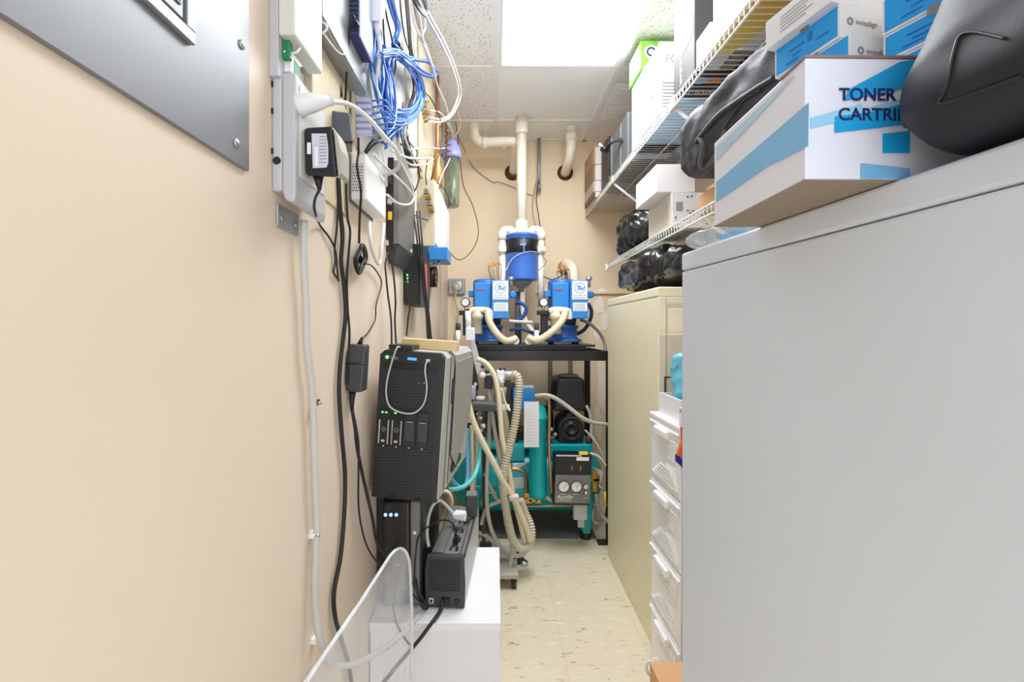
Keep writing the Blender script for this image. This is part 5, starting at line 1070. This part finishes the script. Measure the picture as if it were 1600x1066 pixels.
cbx = thing('cardboard_carton', (.5, 1.1, 0), 'brown cardboard carton on the floor at the foot of the white drawers', 'carton')
m_ = MB(); m_.box(.417, .60, .95, 1.25, .001, .262)
m_.build('carton_body', card, cbx, bevel=.002)
MB().box(.417, .508, .95, 1.25, .2625, .265).box(.509, .60, .95, 1.25, .2625, .265).build('carton_flaps', card, cbx)
cp('white_strap', whitec, .004, [(1022, 1036, 1.27), (1014, 1034, 1.27), (1010, 1040, 1.27), (1011, 1050, 1.27), (1016, 1056, 1.27)], 'small white strap hook beside the cardboard carton', 'strap')
# ================= SHELVES =================
def wire_shelf(name, lab, xf, xb, y0, y1, z, braces, clips=True):
    t = thing(name, ((xf+xb)/2, (y0+y1)/2, z-.03), lab, 'shelf')
    m_ = MB(); n_ = int((y1-y0)/.0254)
    for k in range(n_):
        y = y0+.01+k*.0254
        m_.tube([(xb, y, z), (xf+.012, y, z), (xf, y, z-.006), (xf, y, z-.032)], .0019, 6)
    for x in (xf+.13, xf+.26, xb-.004): m_.tube([(x, y0, z-.004), (x, y1, z-.004)], .0028, 6)
    m_.build('wire_deck', wirem, t)
    MB().tube([(xf, y0, z-.002), (xf, y1, z-.002)], .0032, 8).build('upper_front_rod', wirem, t)
    MB().tube([(xf-.001, y0, z-.032), (xf-.001, y1, z-.032)], .0034, 8).build('lower_front_rod', wirem, t)
    for y in braces:
        mb_ = MB(); mb_.tube([(xf+.004, y, z-.03), (xb, y, z-.33)], .0065, 8); mb_.build('diagonal_brace', white, t)
        if clips: mbox('brace_clip', cream, xf-.007, xf+.006, y-.02, y+.02, z-.038, z+.006, t, bevel=.003)
    return t
us = wire_shelf('wire_shelf', 'upper white wire shelf running along the right wall to the back wall', .627, WR, .62, YB, 1.98, (1.63, 2.48))
mbox('wall_bracket', cream, .62, .633, YB-.03, YB, 1.935, 1.985, us, bevel=.003)
ls = wire_shelf('wire_shelf', 'lower white wire shelf above the beige cabinet', .627, WR, 1.0, 2.59, 1.535, (1.40,), False)
mbox('end_cap', wirem, .62, .634, 2.59, 2.63, 1.495, 1.535, ls, bevel=.002)
ZU = 1.9825
# upper shelf items
st_ = [('wooden_plaque', (120, 92, 70), 'brown edged slab lying lowest of the stack at the far end of the upper shelf', .035), ('wooden_plaque', (186, 176, 164), 'pale slab second from the bottom of the far upper-shelf stack', .07), ('wooden_plaque', (150, 120, 98), 'brown and white slab second from the top of the far upper-shelf stack', .10), ('wooden_plaque', (180, 140, 110), 'tan and pink slab on top of the far upper-shelf stack', .11)]
z = ZU
for n_, c_, l_, h_ in st_:
    t = thing(n_, (.66, 3.0, z), l_, 'box')
    m1 = mat('edge_'+str(c_[0]), c_, .6, var=.2, vscale=30)
    mbox('wood_side', m1, .605, .616, 2.86, 3.14, z+.001, z+h_-.002, t)
    mbox('pale_cover', mat('cover_'+str(c_[0]), (222, 212, 208), .6), .6165, .92, 2.855, 3.14, z+.001, z+h_-.002, t)
    z += h_
e1 = thing('grey_machine', (.7, 2.72, ZU), 'grey flat machine with dark edges upright on the upper shelf, left of the cable-topped one', 'electronic box')
mbox('case', midg, .652, .86, 2.62, 2.78, ZU+.001, 2.255, e1, bevel=.003)
mbox('dark_edge', black, .638, .6515, 2.62, 2.79, ZU+.001, 2.262, e1, bevel=.002)
e2 = thing('cable_topped_machine', (.72, 2.45, ZU), 'dark grey computer case with black cables on top, on the upper shelf', 'computer')
mbox('case', mat('charcoal_case', (88, 92, 94), .45), .64, .90, 2.24, 2.52, ZU+.001, 2.225, e2, bevel=.004)
mbox('front_seam', lgrey, .6395, .6405, 2.36, 2.365, ZU+.01, 2.22, e2, bevel=0)
for k in range(4): MB().tube(smooth([P(946+k, 232, 2.45), P(951+k*2, 226-k, 2.4), P(962+k*2, 221-k*1.2, 2.36), (P(978+k, 222-k, 2.3)), P(988+k, 230, 2.26)], 6), .0038, 6).build('top_cable', blackc, e2)
MB().tube([P(940, 232, 2.48), P(950, 234, 2.46)], .016, 12).build('cable_plug', black, e2)
MB().tube([P(936, 225, 2.47), P(944, 231, 2.47)], .007, 8).build('white_connector', white, e2)
pk = thing('black_plug_adapter', P(941, 286, 2.6), 'black plug with bent cord lying on the far part of the upper shelf edge', 'plug')
MB().tube([(.645, 2.56, 2.005), (.66, 2.60, 2.005)], .02, 12).build('plug_body', black, pk)
MB().tube(smooth([(.66, 2.60, 2.0), (.72, 2.58, 1.992), (.80, 2.6, 1.99), (.9, 2.58, 1.99)], 6), .004, 6).build('cord', blackc, pk)
fl = mbox('light_blue_folder', cyanm, .64, .96, 1.66, 2.15, ZU+.001, ZU+.014, None, 'pale blue folder lying flat under the white carton on the upper shelf', 'folder')
wc = thing('white_carton', (.7, 1.88, ZU+.015), 'tall white carton with a slot and printed lines on the upper shelf', 'carton')
zc1 = 2.272
mbox('carton_body', offw, .629, .80, 1.77, 2.01, ZU+.015, zc1, wc, bevel=.0015)
mbox('slot', inkk, .6282, .629, 1.85, 1.89, ZU+.12, ZU+.124, wc, bevel=0)
bt2 = decal([(.634, 1.7695, 2.13), (.73, 1.7695, 2.13), (.73, 1.7695, 2.268), (.634, 1.7695, 2.268)], mat('pale_lilac_print', (212, 216, 236), .5), wc, 'blue_print_area', (0, -1, 0), .0004)
for k in range(8): decal([(.638, 1.7693, 2.02+k*.013), (.72-(k % 3)*.008, 1.7693, 2.02+k*.013), (.72-(k % 3)*.008, 1.7693, 2.024+k*.013), (.638, 1.7693, 2.024+k*.013)], inkg, wc, 'printed_line', (0, -1, 0), .0003)
text('FC', .045, (.648, 1.7688, 2.19), (1,0,0), (0,0,1), inkg, wc)
sb1 = mbox('pale_carton', mat('pale_blue_card', (214, 222, 238), .5), .655, .82, 2.03, 2.22, ZU+.001, 2.325, None, 'pale blue-white carton behind the tall white carton on the upper shelf', 'carton')
gb = thing('green_glove_box', (.7, 2.1, 2.326), 'green and white box on top of the pale carton, close to the ceiling', 'box')
mbox('box_body', lime, .645, .82, 2.05, 2.23, 2.326, 2.45, gb, bevel=.0015)
decal([(.6445, 2.06, 2.34), (.6445, 2.22, 2.34), (.6445, 2.22, 2.445), (.6445, 2.10, 2.445)], white, gb, 'white_side_panel', (-1, 0, 0))
MB().lathe((.69, 2.0495, 2.40), [(.030, 0), (.030, -.0006)], 'y', 30).build('white_oval', white, gb)
MB().lathe((.69, 2.0488, 2.40), [(.021, 0), (.021, -.0006), (.013, -.0006), (.013, 0), (.021, 0)], 'y', 30).build('blue_ring', navyp, gb)
decal([(.735, 2.0495, 2.33), (.75, 2.0495, 2.33), (.75, 2.0495, 2.448), (.735, 2.0495, 2.448)], cyanl, gb, 'blue_band', (0, -1, 0))
for k in range(3): decal([(.66+k*.02, 2.0495, 2.332), (.668+k*.02, 2.0495, 2.332), (.70+k*.012, 2.0495, 2.37), (.69+k*.012, 2.0495, 2.37)], white, gb, 'slanted_print', (0, -1, 0))
# big grey carton
kc = thing('grey_carton', (.7, 1.5, ZU), 'large dark grey carton with white lettering standing on the upper shelf', 'carton')
mbox('carton_body', cardk, .629, .96, 1.46, 1.63, ZU+.001, 2.30, kc, bevel=.002)
decal([(.6285, 1.47, 2.19), (.6285, 1.56, 2.16), (.6285, 1.56, 2.06+.03), (.6285, 1.47, 2.11)], white, kc, 'white_label', (-1, 0, 0))
text('MODERN', .045, (.792, 1.4585, 2.02), (0, 0, 1), (-1, 0, 0), white, kc, 'front_lettering', bold=.001)
text('MODERN PURAIR', .026, (.6283, 1.575, 2.20), (0, 0, -1), (0, -1, 0), white, kc, 'side_lettering')
decal([(.64, 1.465, ZU+.0008), (.95, 1.465, ZU+.0008), (.95, 1.625, ZU+.0008), (.64, 1.625, ZU+.0008)], black, kc, 'dark_base', (0, 0, -1), .0004)
text('ModernPurair', .045, (.66, 1.60, ZU-.0), (1, 0, 0), (0, -1, 0), white, kc, 'base_lettering')
decal([(.66+.04*math.cos(t*math.pi/8)+.04, 1.51+.018*math.sin(t*math.pi/8), ZU-.0002) for t in range(16)], orange, kc, 'orange_emblem', (0, 0, -1), .0004)
decal([(.65+.025*math.cos(t*math.pi/8)+.02, 1.51+.022*math.sin(t*math.pi/8), ZU-.0006) for t in range(16)], cyanl, kc, 'blue_emblem', (0, 0, -1), .0004)
sw = mbox('small_white_box', cardw, .632, .705, 1.36, 1.455, ZU+.001, 2.075, None, 'small white box in front of the large dark grey carton on the upper shelf', 'box')
gw = mbox('slim_grey_box', mat('warm_grey_card', (186, 182, 176), .6), .745, .80, 1.38, 1.455, ZU+.001, 2.13, None, 'slim warm grey box between the dark grey carton and the white carton', 'box')
yw = thing('yellow_base_carton', (.75, 1.25, ZU), 'white carton with a yellow to orange printed base on the upper shelf, nearest the camera', 'carton')
mbox('carton_body', white, .634, .99, 1.10, 1.345, ZU+.005, 2.25, yw, bevel=.0015)
yo = mat('yellow_orange_print', (252, 206, 80), .5); nt = yo.node_tree
tc_ = nt.nodes.new('ShaderNodeTexCoord'); sp_2 = nt.nodes.new('ShaderNodeSeparateXYZ'); nt.links.new(tc_.outputs['Object'], sp_2.inputs[0])
rmp = nt.nodes.new('ShaderNodeValToRGB'); nt.links.new(mathn(nt, 'ADD', mathn(nt, 'MULTIPLY', sp_2.outputs[1], 3), .5), rmp.inputs[0])
rmp.color_ramp.elements[0].color = rgb(255, 190, 100); rmp.color_ramp.elements[1].color = rgb(255, 250, 110)
nt.links.new(rmp.outputs[0], nt.nodes['Principled BSDF'].inputs['Base Color'])
yb_ = MB().prism([(.635, 1.44, ZU+.0012), (.70, 1.345, ZU+.0012), (.775, 1.12, ZU+.0012), (.70, 1.10, ZU+.0012), (.635, 1.10, ZU+.0012)], (0, 0, .003)).build('yellow_base_print', yo, yw)
MB().box(.70, 1.0, 1.345, 1.45, ZU+.001, ZU+.0019).box(.76, 1.0, 1.16, 1.3449, ZU+.001, ZU+.0019).build('grey_base', mat('mid_grey_card', (150, 144, 136), .6), yw)
text('FAST', .022, (.80, 1.27, ZU+.0008), (1, 0, 0), (0, -1, 0), inkk, yw, 'base_lettering')
cpk = thing('colourful_packet', (.75, 1.1, ZU), 'red, blue and green packet lying at the near end of the upper shelf', 'packet')
mbox('packet_body', mat('orange_red_card', (232, 90, 50), .5), .70, .98, .95, 1.095, ZU+.001, 2.06, cpk)
decal([(.72, .96, ZU+.0008), (.80, .96, ZU+.0008), (.80, 1.09, ZU+.0008), (.72, 1.09, ZU+.0008)], cyanl, cpk, 'blue_print', (0, 0, -1))
mbox('green_packet', mat('green_card', (60, 160, 80), .5), .63, .99, .80, .945, ZU+.001, 2.08, None, 'green packet lying at the very near end of the upper shelf', 'packet')
mbox('lime_packet', mat('lime_card', (214, 222, 50), .5), .632, .697, .95, 1.09, ZU+.001, 2.04, None, 'lime yellow packet beside the red packet on the upper shelf', 'packet')
# lower shelf items
ZL = 1.5375
pr = thing('beige_device_box', (.7, 1.8, ZL), 'grey-white electronic unit box with small screen on the lower shelf', 'electronic unit')
mbox('case', mat('ribbed_beige', (218, 212, 198), .5), .642, .765, 1.69, 1.94, ZL+.001, 1.668, pr, bevel=.003)
mbox('front_face', mat('cool_white_plastic', (226, 228, 232), .4), .644, .766, 1.684, 1.6895, ZL+.001, 1.666, pr, bevel=.002)
mbox('screen', mat('grey_screen', (150, 152, 154), .3), .658, .682, 1.6825, 1.684, 1.60, 1.632, pr, bevel=0)
for x, z in ((.70, 1.65), (.715, 1.652), (.70, 1.60), (.71, 1.59), (.72, 1.598), (.656, 1.575), (.655, 1.548), (.735, 1.56)): MB().cyl((x, 1.684, z), (x, 1.6815, z), .0028, seg=10).build('button', inkk, pr)
ln = MB()
for k in range(14): ln.box(.6414, .642, 1.72, 1.91, ZL+.02+k*.0075, ZL+.022+k*.0075)
ln.build('side_print_lines', mat('pale_print', (196, 186, 168), .6), pr)
w2 = thing('white_gift_box', (.66, 1.8, 1.669), 'plain white card box lying on the grey-white electronic unit', 'box')
mbox('box_body', cardw, .589, .73, 1.69, 1.94, 1.669, 1.772, w2, bevel=.002)
bcx = mbox('brown_carton', card, .78, .96, 1.55, 1.80, ZL+.001, 1.69, None, 'brown carton on the lower shelf right of the electronic unit', 'carton', bevel=.002)
bl = fromblob(crumple(blob((.71, 2.26, 1.645), (.095, .17, .10), 11, .10, .7, .7, 6), 1, .016)).build('black_sack', bag, None, 'crumpled black polythene sack standing on the lower wire shelf', 'plastic sack')
b2 = fromblob(crumple(blob((.77, 2.0, 1.408), (.185, .35, .070), 23, .12, .7, .55, 6), 4, .018)).build('black_sack', bag, None, 'crumpled black polythene sack squeezed between the beige cabinet and the lower shelf', 'plastic sack')
# grey backpack on lower shelf region
hid = mbox('storage_carton', card, .66, .95, 1.05, 1.50, ZL+.001, 1.60, None, 'brown carton under the dark grey backpack on the lower shelf', 'carton', bevel=.002)
def sqz(q_): 
    return Vector((q_.x, q_.y, q_.z*(.62+.30*(1-min(1, max(0, (q_.y+.3)/.6))) + .1)))
bp_ = thing('backpack', (.72, 1.2, 1.60), 'dark grey nylon backpack slumped across the lower shelf behind the toner box', 'backpack')
hull = [( 1060, 290), (1063, 262), (1070, 240), (1085, 205), (1105, 180), (1135, 150), (1165, 130), (1205, 108), (1260, 85)]
def strip(topl, botl, dep, thick):
    pass
bmx = blob((0, 0, 0), (.16, .36, .115), 31, .07, .8, .62, 6)
RX = Matrix.Translation((.72, 1.17, 1.71)) @ Matrix.Rotation(math.radians(4), 4, 'X')
for v in bmx.verts:
    q_ = v.co; t = (q_.y+.36)/.72
    q_.z = q_.z*(1.0-.18*t); q_.x += .02*(1-t)
    q_ += q_.normalized()*(1-abs(noise.noise(Vector((q_.x*9, q_.y*5+q_.z*14, q_.z*9))))*2)*.010
    v.co = RX @ q_
from mathutils.bvhtree import BVHTree
def onto(bm_, pxs, lift=.001):
    t_ = BVHTree.FromBMesh(bm_); o_ = Vector((0, 0, CH)); r_ = []
    for px, py in pxs:
        d_ = Vector(((px-CX)/F, 1, -(py-CY)/F)).normalized(); h_ = t_.ray_cast(o_, d_)
        if h_[0] is not None: r_.append(h_[0]-d_*lift)
    return r_
l1 = onto(bmx, [(1068, 286), (1080, 288), (1095, 278), (1112, 262), (1130, 245), (1150, 225)], .001)
l2 = onto(bmx, [(1095, 215), (1100, 230), (1096, 250), (1098, 262), (1112, 252), (1124, 236), (1135, 205)], .004)
l3 = onto(bmx, [(1088, 222), (1105, 200), (1125, 178), (1150, 160), (1180, 140), (1210, 122)], .003)
l4 = onto(bmx, [(1130, 205), (1145, 180), (1165, 155), (1190, 140)], .002)
fromblob(bmx).build('pack_body', nyl, bp_)
for l_, r_, m__, n__ in ((l1, .003, nylg, 'piping'), (l2, .009, nylg, 'carry_strap'), (l3, .007, nyl, 'top_strap'), (l4, .003, black, 'zip_line')):
    if len(l_) > 2: MB().tube(smooth(l_, 6), r_, 8).build(n__, m__, bp_)
# ================= TOP OF GREY CABINET =================
tbx = thing('toner_box', (.43, .56, ZT), 'white and blue cardboard toner cartridge box overhanging the grey cabinet top', 'carton')
A0 = P(1258, 282, .458); A1 = P(1120, 355, .67)
zb, zt_ = ZT+.001, ZT+.122
xn, xf_ = A0.x, A1.x-.004
pts = [(xn, .458, zb), (xn+.25, .462, zb), (xf_+.25, .672, zb), (xf_, .67, zb)]
cart = mat('toner_white_card', (226, 228, 240), .5)
MB().hexa(pts+[(p[0]-.0, p[1], zt_) for p in pts]).build('carton_body', cart, tbx, bevel=.0015)
MB().hexa([(p[0]+(.001 if k in (0, 3) else -.001), p[1], zb-.0008) for k, p in enumerate(pts)]+[(p[0], p[1], zb-.0001) for p in pts]).build('bottom_panel', mat('shaded_brown_card', (150, 134, 118), .8), tbx)  # thin brown card panel, darkened to paint in the shade under the box
nS = Vector((xf_-xn, .67-.458, 0)).cross(Vector((0, 0, 1))); nS = nS if nS.x < 0 else -nS
pS = Vector((xn, .458, zb)); pF = Vector((xn, .458, zb)); nF = Vector((-.004/.25, -1, 0)); nF = Vector((.016, -1, 0)).normalized()
def cl_x(p, eps=.0003): return p
def S_(px, py, o=.0005): p = R(px, py, pS, nS); return p+nS.normalized()*o
def F_(px, py, o=.0005): p = R(px, py, pF, nF); return p+nF*o
blA = mat('toner_pale_blue', (160, 190, 226), .5); blB = mat('toner_sky_blue', (120, 182, 226), .5); blC = mat('toner_cyan', (20, 160, 224), .5); blD = mat('toner_light_cyan', (150, 204, 236), .5)
def dS(l, m_, o=.0005): decal([S_(x, y, o) for x, y in l], m_, tbx, 'printed_stripe', nS, .0004)
def dF(l, m_, o=.0005): decal([F_(x, y, o) for x, y in l], m_, tbx, 'printed_stripe', nF, .0004)
dS([(1120, 230), (1231, 126), (1242, 119), (1180, 188), (1120, 251)], mat('toner_grey_blue', (176, 204, 222), .5))
dS([(1120, 285), (1200, 216), (1265, 160), (1264, 228), (1200, 260), (1120, 315)], blB)
dF([(1266, 185), (1346, 162), (1346, 172), (1430, 148), (1430, 162), (1266, 201)], blD)
dF([(1320, 158), (1324, 141), (1404, 98), (1435, 93), (1435, 132), (1380, 146)], blC, .0009)
dF([(1303, 208), (1303, 183), (1360, 176), (1420, 160), (1420, 195)], blC, .0009)
dF([(1378, 240), (1378, 210), (1420, 206), (1420, 240)], blC, .0009)
dF([(1344, 280), (1344, 256), (1420, 264), (1420, 280)], blB, .0009)
text('TONER', .0172, F_(1309.5, 157.5, .0014), (1, .016, 0), (0, 0, 1), navyp, tbx, 'toner_lettering', bold=.0003)
text('CARTRIDGE', .0172, F_(1308, 188.5, .0014), (1, .016, 0), (0, 0, 1), navyp, tbx, 'toner_lettering', bold=.0003)
MB().hexa([(xn-.001, .4575, zt_), (xn+.17, .459, zt_), (xn+.17, .50, zt_), (xn, .50, zt_), (xn-.001, .4565, zt_+.002), (xn+.17, .458, zt_+.002), (xn+.17, .50, zt_+.002), (xn, .50, zt_+.002)]).build('flap_edge', mat('grey_brown_card', (150, 130, 124), .8), tbx)
# clear plastic packet
cpb = fromblob(blob((.405, .80, ZT+.016), (.055, .10, .015), 41, .35, 1.6, .9, 5)).build('clear_plastic_packet', clearp, None, 'crumpled clear and blue plastic packet on the grey cabinet behind the toner box', 'plastic packet')
cq = MB().box(.40, .45, .78, .83, ZT+.012, ZT+.02).build('blue_content', mat('bright_blue_content', (20, 150, 200), .4), cpb, bevel=.002)
# foreground black bag
fb = thing('black_bag', (.49, .33, ZT), 'large black leather-like bag on the grey cabinet in the top right corner', 'bag')
bmf = bmesh.new(); bmesh.ops.create_icosphere(bmf, subdivisions=6, radius=1)
for v in bmf.verts:
    p = v.co.copy(); q_ = Vector([math.copysign(abs(t)**.45, t) for t in p])
    h = (q_.z+1)/2
    xl = .350+.105*max(0, h-.12)**1.1; xr = .66
    y = .350+q_.y*(.094-.012*h); x = (xl+xr)/2+q_.x*(xr-xl)/2; zz = ZT+.004+h*.25
    rid = noise.noise(Vector((x*11+3, y*8, zz*9)))*.011+(1-abs(noise.noise(Vector((x*9+zz*7, y*5, zz*4+x*6))))*2)*.004*(h > .15)
    v.co = Vector((x, y, zz))+p*rid
from mathutils.bvhtree import BVHTree
def onto(bm_, pxs, lift=.001):
    t_ = BVHTree.FromBMesh(bm_); o_ = Vector((0, 0, CH)); r_ = []
    for px, py in pxs:
        d_ = Vector(((px-CX)/F, 1, -(py-CY)/F)).normalized(); h_ = t_.ray_cast(o_, d_)
        if h_[0] is not None: r_.append(h_[0]-d_*lift)
    return r_
sm1 = onto(bmf, [(1466, 163), (1485, 158), (1505, 152), (1530, 143), (1560, 132), (1597, 118)])
sm2 = onto(bmf, [(1468, 158), (1480, 130), (1486, 100), (1492, 75), (1500, 56), (1520, 50), (1545, 54), (1570, 60)])
pkt = onto(bmf, [(1500, 62), (1595, 40), (1597, 110), (1540, 132), (1482, 152), (1492, 100)], .0015)
fromblob(bmf).build('bag_body', mat('black_leatherette', (40, 40, 48), .55, 0, .3, bump=.04, bscale=300), fb)
if len(sm1) > 1: MB().tube(smooth(sm1, 6), .0014, 6).build('seam_piping', black, fb)
if len(sm2) > 1: MB().tube(smooth(sm2, 6), .0012, 6).build('pocket_seam', black, fb)
# aligner boxes
bw = mat('box_white_card', (222, 222, 224), .5); bb = mat('box_blue_card', (10, 150, 222), .5)
GA = 'white and blue aligner boxes stacked on the toner box'
def abox(ox_, oy_, ang, Ld, Wd_, H_, zbase, lab, open_blue=True, logo=True):
    ang = math.radians(ang); o = Vector((ox_, oy_, zbase))
    t = thing('aligner_box', o, lab, 'box')
    M = Matrix.Translation(o) @ Matrix.Rotation(ang, 4, 'Z')
    MB(M).box(0, Wd_, -Ld, 0, 0, H_).build('box_body', bw, t, bevel=.001)
    if open_blue:
        MB(M).box(-.0006, 0, -Ld+.003, -.003, .003, H_-.003).build('blue_side', bb, t)
        for a, b, c_, e_ in ((.25, .5, .55, .6), (.3, .45, .35, .4), (.55, .62, .5, .75), (.68, .85, .35, .4), (.2, .4, .2, .24)):
            MB(M).box(-.0012, -.0006, -Ld*b, -Ld*a, H_*c_, H_*e_).build('blue_print_mark', mat('dark_blue_ink', (10, 96, 180), .5) if 'dark_blue_ink' not in MATS else MATS['dark_blue_ink'], t)
        MB(M).lathe((-.0004, -Ld*.5, H_), [(.007, -.0012), (.007, .0004)], 'x', 20).build('thumb_notch', mat('notch_grey', (120, 120, 124), .5) if 'notch_grey' not in MATS else MATS['notch_grey'], t)
    else:
        for k in range(5): MB(M).box(-.0006, 0, -Ld*(.35+.1*(k % 2)+.3), -Ld*.25, H_*(.25+k*.12), H_*(.27+k*.12)).build('printed_line', inkg, t)
    if logo:
        r3 = M.to_3x3()
        text('invisalign', .0105, M @ Vector((.026, -Ld-.0006, H_*.5-.003)), r3 @ Vector((1, 0, 0)), (0, 0, 1), inkg, t, 'box_lettering')
        for k in range(8):
            a = k*math.pi/4; MB(M).lathe((.017+.004*math.cos(a), -Ld-.0004, H_*.5+.004*math.sin(a)), [(.0016, 0), (.0016, -.0006)], 'y', 8).build('emblem_dot', inkg, t)
    return t
zs = zt_+.0025
abox(.452, .722, 12, .108, .10, .038, zs, 'white and blue aligner box lowest of the left stack, hidden behind the toner box', True, False)
abox(.452, .724, 12, .108, .10, .039, zs+.0385, 'white and blue aligner box second from the bottom of the left stack', True, False)
abox(.451, .724, 12, .110, .105, .046, 1.5205, 'white and blue aligner box in the left stack, just above the toner box edge')
abox(.445, .735, 12, .110, .105, .047, 1.567, 'white and blue aligner box with notch, jutting left over the backpack')
abox(.432, .738, 12, .114, .11, .045, 1.6145, 'white aligner box with printed side, topmost of the left stack', False)
abox(.505, .60, 18, .11, .12, .036, zs, 'white and blue aligner box lowest of the right stack by the black bag', True, False)
abox(.505, .60, 18, .11, .12, .036, zs+.0365, 'white and blue aligner box second up in the right stack by the black bag', True, False)
abox(.504, .60, 18, .11, .12, .035, zs+.073, 'white and blue aligner box with notch, third up in the right stack', True, False)
abox(.503, .60, 18, .11, .12, .047, zs+.1085, 'white and blue aligner box, topmost one in view beside the black bag', True, False)
